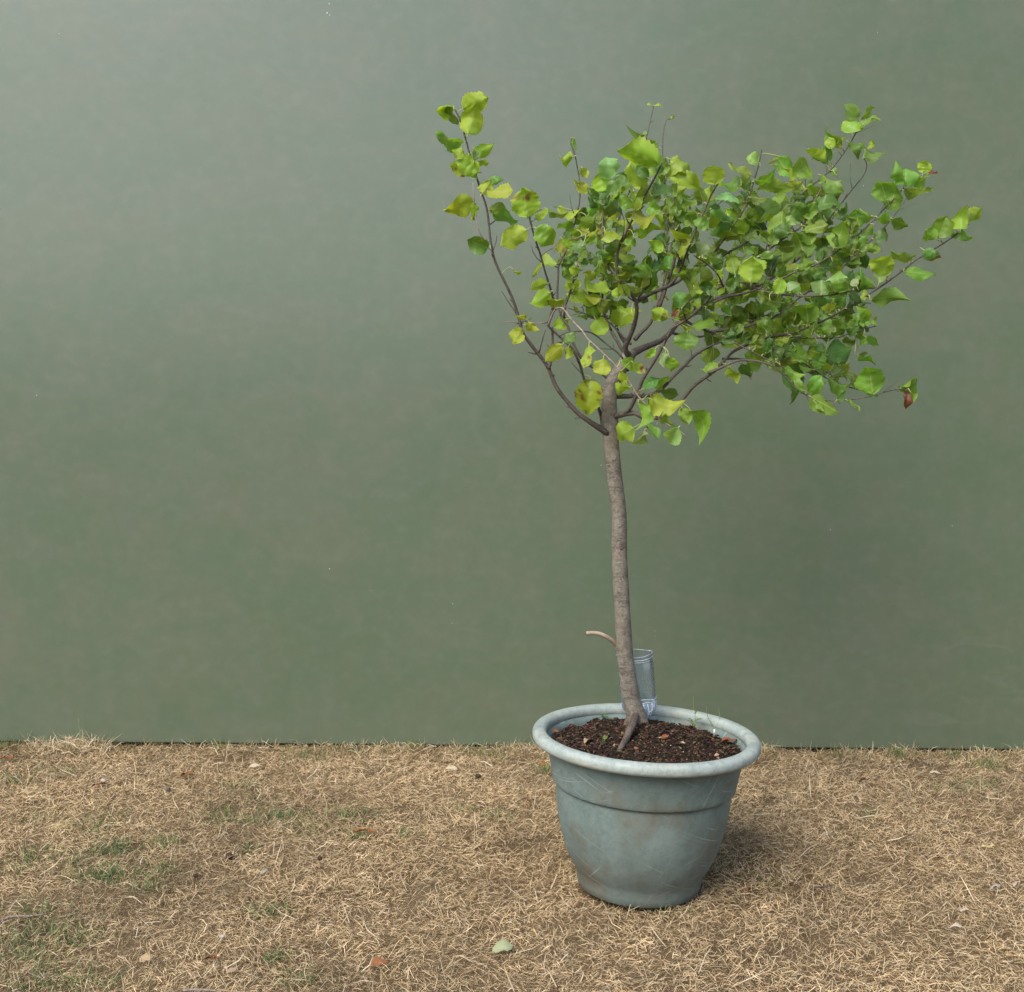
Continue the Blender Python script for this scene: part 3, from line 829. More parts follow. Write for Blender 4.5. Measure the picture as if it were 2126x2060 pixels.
# ------------------------------------------------------------------ tree leaves: blade base and tip where the photo shows them
# zone: base x, y, tip x, y, apparent width, tone (y yellow, g green, d deep green, t upper face with bluish sky sheen put into its colour, p pale, b browned, r dry brown), extra c = curled
LV = {
'A': """270 215 435 135 .75 y|303 378 345 205 .85 y|195 200 75 240 .5 yc|235 300 95 250 .5 t|270 435 75 395 .35 t|345 520 465 470 .6 y|270 550 190 485 .7 y|340 560 330 480 .5 t
370 640 215 560 .7 y|300 640 172 600 .75 yb|370 600 440 575 .6 y|360 690 290 640 .4 p|400 785 450 705 .9 yb|430 770 605 770 .42 y|440 720 525 680 .6 t|330 840 130 900 .55 y|345 860 320 980 .4 yb
450 900 580 880 .6 g|470 920 645 970 .35 t|700 945 670 750 1.0 yb|690 1040 520 1140 .75 y|765 1030 890 1130 .85 g|430 1160 295 1100 .75 d|760 960 850 900 .5 y|850 900 960 950 .35 t|910 890 1050 935 .42 y
1005 540 920 550 .85 yc|1020 420 1033 500 .28 g|1075 620 1112 685 .75 ybc|1110 775 1035 725 .8 y|1215 775 1200 648 1.0 y|1260 685 1230 540 1.0 p|1480 745 1400 555 .7 y|1590 590 1310 485 .5 y|1380 720 1290 660 .6 d
1650 580 1500 640 .65 t|1670 560 1820 650 .5 y|1645 670 1890 745 .42 y|1540 190 1512 180 .6 y|1570 195 1612 188 .4 y|1490 375 1412 395 .6 tc|1570 490 1545 425 .8 gc|1675 285 1698 265 .6 y|1420 930 1575 965 .6 y
1280 975 1420 1000 .35 y|1400 890 1330 800 .7 g|1330 1085 1205 1095 .42 y|1740 1215 1720 1035 .45 y|1260 790 1310 690 .7 t|1440 840 1560 720 .6 g|1560 800 1680 720 .5 d|1290 700 1420 760 .45 t|1620 700 1500 620 .5 g
1060 720 1010 705 .5 y|980 1060 1110 1010 .45 g|1120 930 1200 860 .55 g|1180 820 1110 760 .6 d|1010 990 900 1020 .5 g|900 1180 1010 1090 .6 yb|1100 1130 1180 1080 .6 g|1450 1080 1600 1000 .5 yb|1590 930 1500 850 .7 g|1760 980 1690 880 .6 d""",
'B': """1045 215 960 120 .75 t|1010 310 1008 208 1.15 y|1080 210 1160 140 .45 g|1060 290 1200 220 .3 t|930 410 830 270 .4 g|870 420 850 340 .8 y|860 510 735 430 .65 dc|820 520 700 425 .3 y|985 380 1060 470 .5 d
900 400 965 345 .5 y|1090 425 1060 380 .5 g|1115 420 1165 360 .45 y|1100 480 1240 435 .38 t|610 610 495 470 .6 g|612 600 725 530 .9 g|500 490 445 525 .6 p|600 640 565 545 .4 y|75 660 70 530 1.15 y|320 600 172 520 .35 g
365 520 300 450 .8 p|355 640 500 600 .35 g|370 700 560 670 .4 g|560 660 690 650 .35 p|800 600 940 635 .38 gc|900 600 860 540 .6 t|800 660 950 720 .5 t|700 690 740 650 .6 g|520 800 560 725 1.3 g|490 880 390 770 .95 p
530 1015 540 838 .9 g|690 890 590 800 .7 d|690 885 765 785 .75 g|780 815 940 800 .5 d|690 975 850 935 .5 g|890 1085 950 950 .85 g|1060 950 1030 830 1.0 g|1160 880 1060 830 .45 p|1240 765 1200 630 1.15 g|1250 830 1310 700 .9 g
1370 665 1375 555 1.25 g|1380 650 1290 550 .35 t|1430 665 1520 590 .35 y|1490 582 1505 500 1.2 y|1530 590 1590 590 .3 r|1370 700 1565 690 .3 t|1265 910 1190 870 .8 g|1290 900 1390 950 .5 d|1150 940 1050 1000 .4 g|1160 1030 1255 1010 .7 dbc
1580 1030 1505 975 1.0 g|1600 1020 1650 875 .95 g|1745 965 1760 840 .68 y|1795 930 1895 820 .36 y|1740 990 1665 985 .4 p|1740 990 1830 1030 .6 t|1390 1185 1270 1105 .5 t|1390 1165 1445 1140 .5 t|1235 1285 1200 1135 .95 y|1110 1085 1210 1110 .7 g
1060 1110 1125 1070 .7 t|1500 1110 1600 1170 .7 db|1370 1255 1580 1275 .36 g|690 1155 640 1010 1.1 g|540 1185 530 1060 1.0 g|330 1305 340 1145 .95 y|290 990 150 820 .42 y|340 915 510 920 .36 y|285 1135 320 1030 .95 t|390 1150 480 1130 .5 p
80 1065 250 1010 .35 g|880 1190 910 1255 .55 d|640 1235 750 1190 .6 g|250 850 200 770 .6 d|240 690 60 640 .4 g|90 760 240 740 .35 p|120 900 40 820 .8 t|180 960 110 860 .7 d|60 1010 140 930 .6 g|30 960 -60 900 .7 t|820 880 870 950 .6 d|440 1060 380 1000 .7 d|640 930 560 880 .5 t""",
'C': """800 1012 785 1250 .74 yb|890 868 882 995 .8 y|1015 885 1112 935 .7 g|1005 950 1040 1060 .32 y|1062 1060 942 1100 .5 yc|1128 1165 1140 1350 .36 g|1165 1360 1108 1445 .3 p|1092 1335 972 1405 .95 y|1180 1320 1265 1412 .36 g
1220 1140 1412 1195 .62 y|1215 1120 1275 1240 .5 y|1165 1065 1265 1000 .55 d|1250 1075 1345 985 .6 g|1280 1075 1402 1115 .5 d|1318 1240 1395 1335 .25 g|1400 1335 1328 1442 .75 p|1425 1200 1470 1312 .7 g|1490 1225 1602 1375 .5 g|1340 858 1372 955 .8 y
1460 690 1450 812 1.3 g|1010 642 1020 485 1.1 y|840 600 905 705 1.0 y|830 490 632 420 .42 y|870 460 760 430 .6 y|830 575 845 440 .6 y|930 405 755 345 .5 y|985 452 980 380 1.0 y|525 420 398 500 .72 y|510 355 390 395 .5 y|570 220 398 260 .32 y
510 475 640 465 .45 y|650 600 560 655 .75 y|700 705 615 745 .75 p|605 775 495 885 .62 y|655 790 640 870 .7 y|370 590 283 572 .36 y|365 640 440 665 .7 y|340 660 275 765 .75 y|790 780 760 930 .5 yb|690 400 640 345 .5 y|1330 585 1215 540 .75 yb|1395 540 1350 580 .7 r
1400 565 1485 540 .5 g|1500 490 1350 420 .28 g|1490 440 1360 285 .3 g|1210 315 1140 150 .5 g|1220 315 1312 230 .42 g|1200 305 1100 240 .42 g|1890 345 1900 178 .95 y|280 258 335 290 .22 y|700 240 690 310 .9 y|740 230 820 200 .6 d|620 60 680 110 .7 y|1060 560 980 520 .5 g
720 330 735 385 .3 y|1560 480 1470 500 .5 y|1570 420 1500 350 .7 y|1640 620 1490 640 .5 g|1760 560 1690 500 .5 g|1660 900 1560 960 .6 g|1240 800 1180 860 .6 y|1310 830 1290 920 .6 p|1100 900 1160 960 .7 yb|1500 300 1540 250 .7 yb""",
'D': """920 412 912 285 1.25 g|930 450 900 370 1.6 g|800 425 800 330 1.2 p|590 405 580 345 1.8 p|680 415 668 310 .95 y|510 425 535 310 .8 y|1040 370 1010 310 .85 p|1042 352 1085 280 .4 t|1160 370 1070 250 .4 g|1190 352 1205 280 1.0 p
1150 462 1382 440 .38 g|710 622 700 468 1.05 g|850 600 975 600 .8 g|1085 645 1110 560 .85 g|1180 640 1165 580 .4 y|1060 775 1110 720 .42 g|1110 722 1197 772 .62 t|850 835 1005 790 .85 d|825 880 812 765 .75 d|1150 1100 1120 905 .9 g
1330 1058 1475 1008 .42 g|1380 1088 1380 1200 .55 r|1405 1090 1442 1150 .5 g|1115 1080 1192 1120 .75 d|710 1092 805 980 .7 g|690 1080 600 1010 .6 t|575 910 660 1158 .52 d|740 1130 920 1235 .55 g|770 1170 825 1225 .6 g|910 1140 962 1080 .5 t
980 1152 1060 1222 .32 t|850 1000 1005 1050 .42 g|1020 1072 1000 950 .45 t|930 975 870 930 .75 t|400 870 270 900 .95 g|310 985 258 900 .6 d|460 900 562 935 .75 g|170 920 252 1015 .42 y|62 788 38 912 .9 g|188 672 222 810 1.05 g
450 682 558 700 .62 g|365 560 518 480 .5 g|1050 872 1172 885 .32 g|1060 835 1118 830 .6 t|960 620 1040 700 .6 t|840 700 760 660 .5 g|760 760 660 720 .6 g|560 790 480 740 .6 g|420 790 340 760 .7 g|700 860 620 800 .7 g|640 700 560 640 .6 t|520 600 440 560 .6 d
860 620 800 560 .6 t|900 660 980 640 .5 t|1000 720 1060 640 .6 d|930 890 1010 860 .6 d|800 960 740 880 .7 g|300 600 180 580 .6 d|250 480 330 410 .6 g|440 460 360 420 .6 t|620 540 560 480 .6 g|350 340 460 330 .5 t|100 620 20 600 .6 d|280 440 300 380 .7 y|960 330 1050 360 .5 t|620 780 700 900 .6 g""",
}
TONES = {'y': ((0.262, 0.362, 0.030), (0.31, 0.36, 0.026)), 'g': ((0.175, 0.280, 0.030), None), 'd': ((0.110, 0.190, 0.030), None), 't': ((0.180, 0.275, 0.052), None),
         'p': ((0.26, 0.365, 0.11), None), 'r': ((0.25, 0.085, 0.035), (0.16, 0.05, 0.02))}
leaf_n = 0
LEAVES, HAND_SEED = [], 100000
cover = np.zeros((210, 220), bool)              # 10 pixel cells already hidden by leaves
def mark(bx, by, tx, ty, wpx):
    cx, cy, L = (bx + tx) / 2, (by + ty) / 2, math.dist((bx, by), (tx, ty)) / 2
    ux, uy = (tx - bx) / (2 * L + 1e-6), (ty - by) / (2 * L + 1e-6)
    for yy in range(int((cy - L) // 10), int((cy + L) // 10) + 1):
        for xx in range(int((cx - L) // 10), int((cx + L) // 10) + 1):
            dx, dy = xx * 10 + 5 - cx, yy * 10 + 5 - cy
            a, b = dx * ux + dy * uy, -dx * uy + dy * ux
            if (a / (L + 2)) ** 2 + (b / (wpx / 2 + 2)) ** 2 < 1 and 0 <= yy < 210 and 0 <= xx < 220: cover[yy, xx] = True

def place_leaf(bx, by, tx, ty, wapp, tone, seed, depth_bias=0.0, inner_shade=1.0):
    global leaf_n
    rr = random.Random(seed)
    d2 = (bs[:, 0] - bx) ** 2 + (bs[:, 1] - by) ** 2
    i = int(np.argmin(d2 + 900 * (bs[:, 3] < 0.25)))
    bp = Vector(bw[i])
    far = math.sqrt(d2[i])
    Y = bs[i, 2] + rr.uniform(-0.022, 0.014) - 0.008 + depth_bias
    base = at(bx, by, Y)
    L2 = math.dist((bx, by), (tx, ty))
    tilt = rr.uniform(-0.5, 0.5) * (0.4 if L2 > 62 else 1)
    tip = at(tx, ty, Y + math.tan(tilt) * L2 * Y / FPX)
    ax = tip - base
    L = ax.length
    ax.normalize()
    v = (CAM - base).normalized()
    n0 = (v - ax * v.dot(ax)).normalized()
    true = max(wapp, rr.uniform(0.58, 0.78))
    if L2 > 62: true = max(wapp, min(true, wapp * 1.15))
    roll = math.acos(min(1, wapp / true)) * rr.choice((-1, 1))
    nrm = Matrix.Rotation(roll, 3, ax) @ n0
    k = tone[0]
    base_c, edge = TONES[k]
    xr = max(0, min(1, (bx - 1150) / 650))      # leaves on the left of the crown are yellower
    c = [a * inner_shade * rr.uniform(0.86, 1.14) for a in base_c]
    if k in 'yg':
        c[0] *= 1.10 - 0.20 * xr; c[1] *= 1.08 - 0.12 * xr
    under = k in 'yg' and rr.random() < 0.72
    if under: nrm = -nrm
    curled = 'c' in tone
    cap = bp + (base - bp) * 0.5 + Vector((rr.uniform(-.004, .004), rr.uniform(-.004, .004), 0.15 * min(far, 40) * PXM + 0.001))
    q1 = base + ax * (L * 0.04)
    back = base - ax * min(0.010, (base - bp).length * 0.4)
    pet = [bp, bp + (cap - bp) * 0.6, (cap + back) / 2, back, q1] if far > 3 else [bp, (bp + base) / 2, q1]
    d = leaf_data(base, ax, L, L * true, nrm, c, petiole=pet if far < 120 else [back, q1],
                    brown=(1.0 if k == 'r' else 0.20 if 'b' in tone else 0.0), edge=edge,
                    arch=rr.uniform(-0.02, 0.12) * (2.0 if curled else 1), fold=rr.uniform(0.0, 0.5), wave=rr.uniform(0.05, 0.14) * (1.5 if curled else 1),
                    tipcurl=rr.choice((0, 0, 0.15, 0.3, 0.5)) * (2 if curled else 1), twist=rr.uniform(-0.9, 0.9) * (2.2 if curled else 1),
                    cup=rr.uniform(-0.5, 0.5) * (3 if curled else 1), seed=seed)
    leaf_n += 1
    mark(bx, by, tx, ty, L2 * wapp)
    LEAVES.append((L2 * L2 * wapp * (2 if seed < HAND_SEED else 1), d, base, int(bidx[i])))

seed = 100
for zn, txt in LV.items():
    for item in txt.replace('\n', '|').split('|'):
        f_ = item.split()
        if len(f_) != 6: continue
        bx, by = Z(zn, float(f_[0]), float(f_[1]))
        tx, ty = Z(zn, float(f_[2]), float(f_[3]))
        seed += 1
        place_leaf(bx, by, tx, ty, float(f_[4]), f_[5], seed)
HAND, HAND_SEED = leaf_n, 0

# the thick of the crown: leaves along the branches where none has been placed yet
DENSE = [(1150, 520), (1200, 440), (1240, 400), (1290, 345), (1400, 345), (1500, 365), (1600, 385), (1700, 390), (1760, 430), (1790, 500), (1800, 600), (1800, 700), (1780, 790), (1710, 825), (1640, 800), (1570, 735),
         (1500, 725), (1420, 690), (1340, 660), (1250, 680), (1190, 650), (1160, 580)]
def inside(x, y, poly):
    r = False
    for (x1, y1), (x2, y2) in zip(poly, poly[1:] + poly[:1]):
        if (y1 > y) != (y2 > y) and x < (x2 - x1) * (y - y1) / (y2 - y1) + x1: r = not r
    return r
rr = random.Random(5)
cand = [i for i in range(len(bsamp)) if bs[i, 3] > 0.25 and inside(bs[i, 0], bs[i, 1], DENSE)]
tries = 0
BACK = []
while tries < 22000 and leaf_n < 760:
    tries += 1
    i = rr.choice(cand)
    a = rr.gauss(-math.pi / 2 + 0.35, 1.0)
    L = rr.uniform(20, 40)
    bx, by = bs[i, 0] + math.cos(a) * 12 + rr.uniform(-6, 6), bs[i, 1] + math.sin(a) * 12 + rr.uniform(-6, 6)
    a += rr.uniform(-0.5, 0.5)
    tx, ty = bx + math.cos(a) * L, by + math.sin(a) * L
    mx, my = (bx + tx) / 2, (by + ty) / 2
    if not inside(mx, my, DENSE): continue
    if cover[int(my // 10), int(mx // 10)] and rr.random() < 0.90: continue
    xr = (mx - 1150) / 650
    tone = rr.choices('ygdt', (max(0.25, 0.8 - 0.6 * xr), 1.0, 0.35 + 0.3 * xr, 0.35))[0]
    seed += 1
    place_leaf(bx, by, tx, ty, rr.uniform(0.35, 0.8), tone, seed, depth_bias=rr.uniform(-0.008, 0.07), inner_shade=rr.uniform(0.55, 1.0))  # fill leaves darkened at random: shade inside the crown put into their colour
LEAVES.sort(key=lambda q: -q[0])
for _, d, base, bi in LEAVES[:300]:
    leaf_mesh('leaf', [d], base, branches[bi])
rest = leaf_mesh('foliage', [q[1] for q in LEAVES[300:]], tree_base, tree)
rest['kind'] = 'stuff'
print('LEAVES hand', HAND, 'all', leaf_n)

# ------------------------------------------------------------------ cut bottle standing neck down behind the stem
bot_top, bot_bot = at(1317, 1358, 2.655), at(1330, 1505, 2.655)
ax = (bot_top - bot_bot).normalized()
u = (Vector((1, 0, 0)) - ax * ax.x).normalized(); v = ax.cross(u)
H_ = (bot_top - bot_bot).length
prof = [(0.013, -0.020), (0.013, 0.000), (0.0165, 0.002), (0.0165, 0.006), (0.0145, 0.010), (0.022, 0.018), (0.0315, 0.030), (0.038, 0.042), (0.0405, 0.050), (0.0395, 0.054), (0.0412, 0.058), (0.0400, 0.063), (0.0415, 0.068),
        (0.0418, 0.09), (0.0420, 0.115), (0.0420, H_ - 0.018), (0.0408, H_ - 0.014), (0.0421, H_ - 0.010), (0.0410, H_ - 0.006), (0.0420, H_ - 0.002), (0.0424, H_ + 0.001)]
def bottle_shell(off, rev):
    V, F = [], []
    n = 48
    for r, z in prof:
        for k in range(n):
            a = 2 * math.pi * k / n
            rr_ = r - off
            zz = z + (0.002 * math.sin(a + 1) + 0.0007 * math.sin(9 * a) if z > H_ - 0.004 else 0)
            V.append(bot_bot + ax * zz + u * (rr_ * math.cos(a)) + v * (rr_ * math.sin(a)))
    for i in range(len(prof) - 1):
        for k in range(n):
            a, b = i * n + k, i * n + (k + 1) % n
            F.append((a, b, b + n, a + n))
    return V, F
V, F = bottle_shell(0, False)
bottle = mesh_obj('plastic_bottle', V, F, M_clear, loc=bot_bot)
tag(bottle, 'clear plastic bottle with its base cut off, stuck neck down in soil behind the trunk', 'bottle')
M_glint = plain('glint_plastic', (0.52, 0.57, 0.62), 0.25, 0.6, 0.2, 200)  # pale colour painted for glints, also whitened crumpled plastic
def ring(z, r, thick, a0, a1, wob):             # pale rings for glints at the cut edge and shoulder, and crumpled plastic
    P = []
    for k in range(37):
        a = a0 + (a1 - a0) * k / 36
        zz = z + wob * math.sin(3 * a + z * 90)
        P.append(bot_bot + ax * zz + u * (r * math.cos(a)) + v * (r * math.sin(a)))
    V, F = tube(P, [thick * (0.6 + 0.5 * abs(math.sin(k * 0.7))) for k in range(37)], 6)
    mesh_obj('glint_crease', V, F, M_glint, bottle, loc=bot_bot)
ring(H_ + 0.001, 0.0424, 0.0006, 0, 6.28, 0.0012)
ring(H_ - 0.007, 0.0420, 0.0006, -2.6, -0.2, 0.0008)
ring(H_ - 0.012, 0.0420, 0.0004, -2.2, -0.7, 0.0008)
ring(0.066, 0.0415, 0.0008, -1.9, 0.1, 0.003)
ring(0.058, 0.0412, 0.0006, -1.7, -0.1, 0.003)
for k, a in enumerate((-1.15, -0.85, -0.55, -0.25)):
    P = []
    for i in range(9):
        q = i / 8
        z = 0.058 - 0.048 * q
        r = np.interp(z, [p[1] for p in prof], [p[0] for p in prof]) + 0.0006
        P.append(bot_bot + ax * z + u * (r * math.cos(a + 0.25 * q)) + v * (r * math.sin(a + 0.25 * q)))
    V, F = tube(P, [0.0005 + 0.0022 * math.sin(math.pi * i / 8) * (1 if k % 2 else 0.6) for i in range(9)], 6)
    mesh_obj('glint_crease', V, F, M_glint, bottle, loc=bot_bot)

# ------------------------------------------------------------------ lawn: dry thatch, standing straw, green tufts
def lowfreq(x, y, seed, scale):
    g_ = np.random.default_rng(seed)
    out = np.zeros_like(x)
    for k in range(14):
        a = g_.uniform(0, 2 * np.pi); fr = scale * g_.uniform(0.5, 1.7); ph = g_.uniform(0, 2 * np.pi)
        out += np.sin((x * np.cos(a) + y * np.sin(a)) * fr + ph)
    return out / 14 ** 0.5

def blades(x, y, z, L, wd, az, tilt, bend, roll, col):
    """A strip of two quads and a point for every blade; numpy arrays of equal length; returns verts, loops, colours."""
    N = len(x)
    p0 = np.stack([x, y, z + GZ], 1)
    def dirv(t, a): return np.stack([np.sin(t) * np.cos(a), np.sin(t) * np.sin(a), np.cos(t)], 1)
    d1 = dirv(tilt, az); d2 = dirv(np.clip(tilt + bend, 0, 1.75), az + bend * 0.7 * np.sin(roll * 3))
    d3 = dirv(np.clip(tilt + 2 * bend, 0, 1.9), az + bend * 1.4 * np.sin(roll * 3))
    hz = np.stack([-np.sin(az), np.cos(az), np.zeros(N)], 1)
    nn = np.cross(d1, hz)
    sd = hz * np.cos(roll)[:, None] + nn * np.sin(roll)[:, None]
    p1 = p0 + d1 * (L * 0.5)[:, None]; p3 = p1 + d3 * (L * 0.5)[:, None]
    for p in (p1, p3): p[:, 2] = np.maximum(p[:, 2], GZ + 0.0025 + 0.5 * z)
    w2 = (wd / 2)[:, None]
    Vv = np.stack([p0 - sd * w2 * 0.8, p0 + sd * w2 * 0.8, p1 - sd * w2, p1 + sd * w2, p3], 1)
    Cc = np.repeat(col[:, None, :], 5, 1)
    return Vv.reshape(-1, 3), Cc.reshape(-1, 3)

def grass_object(name, chunks):
    Vv = np.concatenate([c[0] for c in chunks]); Cc = np.concatenate([c[1] for c in chunks])
    N = len(Vv) // 5
    me = bpy.data.meshes.new(name)
    me.vertices.add(N * 5)
    me.vertices.foreach_set('co', Vv.astype(np.float32).ravel())
    pat = np.array([0, 1, 3, 2, 2, 3, 4])
    loops = (np.arange(N)[:, None] * 5 + pat[None, :]).ravel()
    me.loops.add(len(loops))
    me.loops.foreach_set('vertex_index', loops.astype(np.int32))
    starts = (np.arange(N)[:, None] * 7 + np.array([0, 4])[None, :]).ravel()
    tot = np.tile(np.array([4, 3]), N)
    me.polygons.add(N * 2)
    me.polygons.foreach_set('loop_start', starts.astype(np.int32))
    me.polygons.foreach_set('loop_total', tot.astype(np.int32))
    ca = me.color_attributes.new('col', 'FLOAT_COLOR', 'POINT')
    ca.data.foreach_set('color', np.concatenate([Cc, np.ones((len(Cc), 1))], 1).astype(np.float32).ravel())
    me.materials.append(M_grass)
    me.update(calc_edges=True)
    o = bpy.data.objects.new(name, me)
    C.objects.link(o)
    return o

X0, X1, Y0, Y1 = -2.1, 2.3, 1.75, WALL_Y + 0.012
def area(n): return rng.uniform(X0, X1, n), rng.uniform(Y0, Y1, n)
def in_pot(x, y, r=0.134): return (x - POT.x) ** 2 + (y - POT.y) ** 2 < r * r
def pick(n, table, wts):
    t = np.array(table); k = rng.choice(len(t), n, p=np.array(wts) / sum(wts))
    return t[k] * rng.uniform(0.72, 1.22, (n, 1))
STRAW = [(0.69, 0.54, 0.33), (0.58, 0.445, 0.255), (0.45, 0.325, 0.175), (0.17, 0.102, 0.048), (0.72, 0.59, 0.39), (0.45, 0.37, 0.18)]
def flow(x, y, n): return 1.8 * lowfreq(x, y, 21, 22.0) + rng.normal(0, 1.8, n)
chunks = []
n = 300000                                     # matted thatch
x, y = area(n)
keep = ~in_pot(x, y) & (lowfreq(x, y, 15, 17.0) + 0.8 * lowfreq(x, y, 16, 40.0) + rng.normal(0, 0.7, n) > -1.7)
x, y = x[keep], y[keep]; n = len(x)
pt = lowfreq(x, y, 3, 9.0); pf = lowfreq(x, y, 8, 34.0)
col = pick(n, STRAW, [5.5, 5.5, 4.5, 3.2, 2.4, 1.4])
col *= np.array([1.04, 0.985, 0.93])
col *= (1 + 0.12 * pt + 0.13 * pf)[:, None]
chunks.append(blades(x, y, rng.uniform(0, 0.011, n), rng.uniform(0.010, 0.034, n), rng.uniform(0.0006, 0.0012, n), flow(x, y, n), rng.uniform(0.75, 1.6, n), rng.uniform(-0.1, 0.6, n), rng.uniform(-1.4, 1.4, n), col))
n = 150000                                     # the lawn beyond the frame, coarser
x = rng.uniform(-4.2, 4.4, n); y = rng.uniform(0.6, Y1, n)
keep = ~((x > X0) & (x < X1) & (y > Y0))
x, y = x[keep], y[keep]; n = len(x)
chunks.append(blades(x, y, rng.uniform(0, 0.011, n), rng.uniform(0.02, 0.055, n), rng.uniform(0.0012, 0.0026, n), flow(x, y, n), rng.uniform(0.75, 1.6, n), rng.uniform(-0.1, 0.6, n), rng.uniform(-1.4, 1.4, n), pick(n, STRAW, [5.5, 5.5, 4.5, 3.2, 2.4, 1.4])))
n = 17000                                      # bleached strands on top
x, y = area(n)
keep = ~in_pot(x, y, 0.15)
x, y = x[keep], y[keep]; n = len(x)
col = pick(n, [(0.58, 0.455, 0.28), (0.50, 0.38, 0.22), (0.66, 0.55, 0.38)], [3, 4, 0.7])
chunks.append(blades(x, y, rng.uniform(0.004, 0.013, n), rng.uniform(0.016, 0.044, n), rng.uniform(0.0007, 0.0014, n), flow(x, y, n), rng.uniform(0.6, 1.6, n), rng.uniform(-0.5, 0.7, n), rng.uniform(-1.2, 1.2, n), col))
n = 1500                                       # a few long stalks
x, y = area(n)
keep = ~in_pot(x, y, 0.16)
x, y = x[keep], y[keep]; n = len(x)
col = pick(n, [(0.64, 0.52, 0.34), (0.55, 0.42, 0.24), (0.70, 0.60, 0.43)], [3, 3, 1])
chunks.append(blades(x, y, rng.uniform(0.006, 0.015, n), rng.uniform(0.04, 0.085, n), rng.uniform(0.0012, 0.0021, n), rng.uniform(0, 6.283, n), rng.uniform(0.9, 1.6, n), rng.uniform(-0.5, 0.5, n), rng.uniform(-1.2, 1.2, n), col))
# straw standing up against the foot of the wall
n = 5200
x = rng.uniform(X0, X1, n); y = WALL_Y - np.abs(rng.normal(0, 0.05, n)) - 0.004
col = pick(n, [(0.48, 0.36, 0.19), (0.34, 0.26, 0.12), (0.22, 0.20, 0.07)], [3, 2, 1])
chunks.append(blades(x, y, np.zeros(n), rng.uniform(0.02, 0.055, n), rng.uniform(0.0009, 0.0018, n), rng.normal(-1.57, 1.0, n), rng.uniform(0.1, 1.2, n), rng.uniform(0, 0.5, n), rng.uniform(-1, 1, n), col))
def tuft(px, py, count, spread, Lr, tilt, table, wts, wr=(0.0010, 0.0020), up=0.0):
    c = on_z(px, py, 0.0)
    yy = min(c.y, WALL_Y - 0.012)
    x = rng.normal(c.x, spread, count); y = np.minimum(rng.normal(yy, spread * 0.7, count), WALL_Y - 0.006)
    k = ~in_pot(x, y, 0.138)
    x, y = x[k], y[k]; m = len(x)
    chunks.append(blades(x, y, np.full(m, up), rng.uniform(*Lr, m), rng.uniform(*wr, m), rng.uniform(0, 6.283, m), np.abs(rng.normal(tilt, 0.3, m)), rng.uniform(0, 0.5, m), rng.uniform(-1.2, 1.2, m), pick(m, table, wts)))
GREEN = [(0.120, 0.180, 0.060), (0.085, 0.135, 0.050), (0.19, 0.23, 0.07), (0.30, 0.28, 0.11)]
for q in [(452, 1550, 80, 0.012), (858, 1553, 80, 0.012), (1864, 1570, 80, 0.014), (2040, 1590, 120, 0.04), (1740, 1568, 40, 0.02), (640, 1572, 90, 0.04), (30, 1545, 90, 0.02), (1030, 1570, 50, 0.02), (985, 1566, 40, 0.02), (1127, 1600, 70, 0.02), (735, 1560, 40, 0.012), (1980, 1572, 40, 0.012)]:
    tuft(q[0], q[1], q[2], q[3], (0.025, 0.06), 0.45, GREEN, [2, 2, 2, 2])
for k in range(26):                            # uneven drifts of straw along the foot of the wall
    tuft(rng.uniform(0, 2126), 1556, int(rng.uniform(40, 130)), rng.uniform(0.015, 0.05), (0.02, 0.055), 0.95, STRAW, [5, 4, 2, 1, 2, 3], up=rng.uniform(0.004, 0.015))
tuft(105, 1552, 240, 0.05, (0.03, 0.07), 1.0, STRAW, [5, 4, 2, 1, 3, 1], up=0.012)       # heap of raked straw against the wall
tuft(180, 1552, 260, 0.045, (0.03, 0.075), 0.95, STRAW, [5, 4, 2, 1, 3, 1], up=0.016)
for q in [(200, 1700, 90, .06), (180, 1720, 70, .04), (225, 1760, 110, .04), (330, 1750, 60, .02), (235, 1815, 160, .04), (190, 1820, 60, .03), (345, 1805, 50, .03), (310, 1840, 60, .03), (85, 1770, 60, .04), (60, 1700, 50, .05), (160, 1790, 50, .04), (70, 1890, 90, .04),
          (120, 1930, 90, .05), (165, 1950, 70, .04), (60, 1990, 120, .05), (110, 2040, 140, .05), (20, 1950, 80, .04), (200, 2030, 60, .05), (560, 1700, 100, .05), (610, 1690, 80, .04), (735, 1690, 100, .04), (660, 1720, 60, .05), (740, 1735, 50, .02), (515, 1760, 40, .02), (440, 1690, 70, .06), (470, 1700, 60, .05), (545, 1660, 50, .05),
          (560, 1890, 70, .03), (845, 1730, 40, .02), (570, 1985, 40, .02), (620, 2030, 50, .03), (1480, 1790, 30, .02), (1590, 1830, 20, .02), (1380, 1890, 20, .015), (2040, 1630, 60, .04), (1980, 1635, 60, .04), (1800, 1690, 20, .01), (20, 1620, 80, .04), (120, 1600, 50, .04), (25, 1800, 60, .04), (500, 1630, 40, .03), (960, 1680, 30, .03), (1040, 1690, 30, .03)]:
    tuft(q[0], q[1], int(q[2] * 1.25), q[3] * 0.9, (0.02, 0.05), 0.65, GREEN, [3, 3, 2, 1])
# blades lapping against the foot of the pot
n = 500
a = rng.uniform(0, 6.283, n); r_ = 0.137 + np.abs(rng.normal(0, 0.008, n))
x, y = POT.x + r_ * np.cos(a), POT.y + r_ * np.sin(a)
chunks.append(blades(x, y, np.zeros(n), rng.uniform(0.012, 0.030, n), rng.uniform(0.0009, 0.0018, n), a + rng.normal(0, 0.9, n), rng.uniform(0.2, 1.3, n), rng.uniform(0, 0.5, n), rng.uniform(-1, 1, n), pick(n, STRAW, [5, 5, 3, 1, 1, 2])))
lawn = grass_object('dry_grass', chunks)
tag(lawn, 'parched straw coloured lawn with a few green blades', 'grass', kind='stuff')

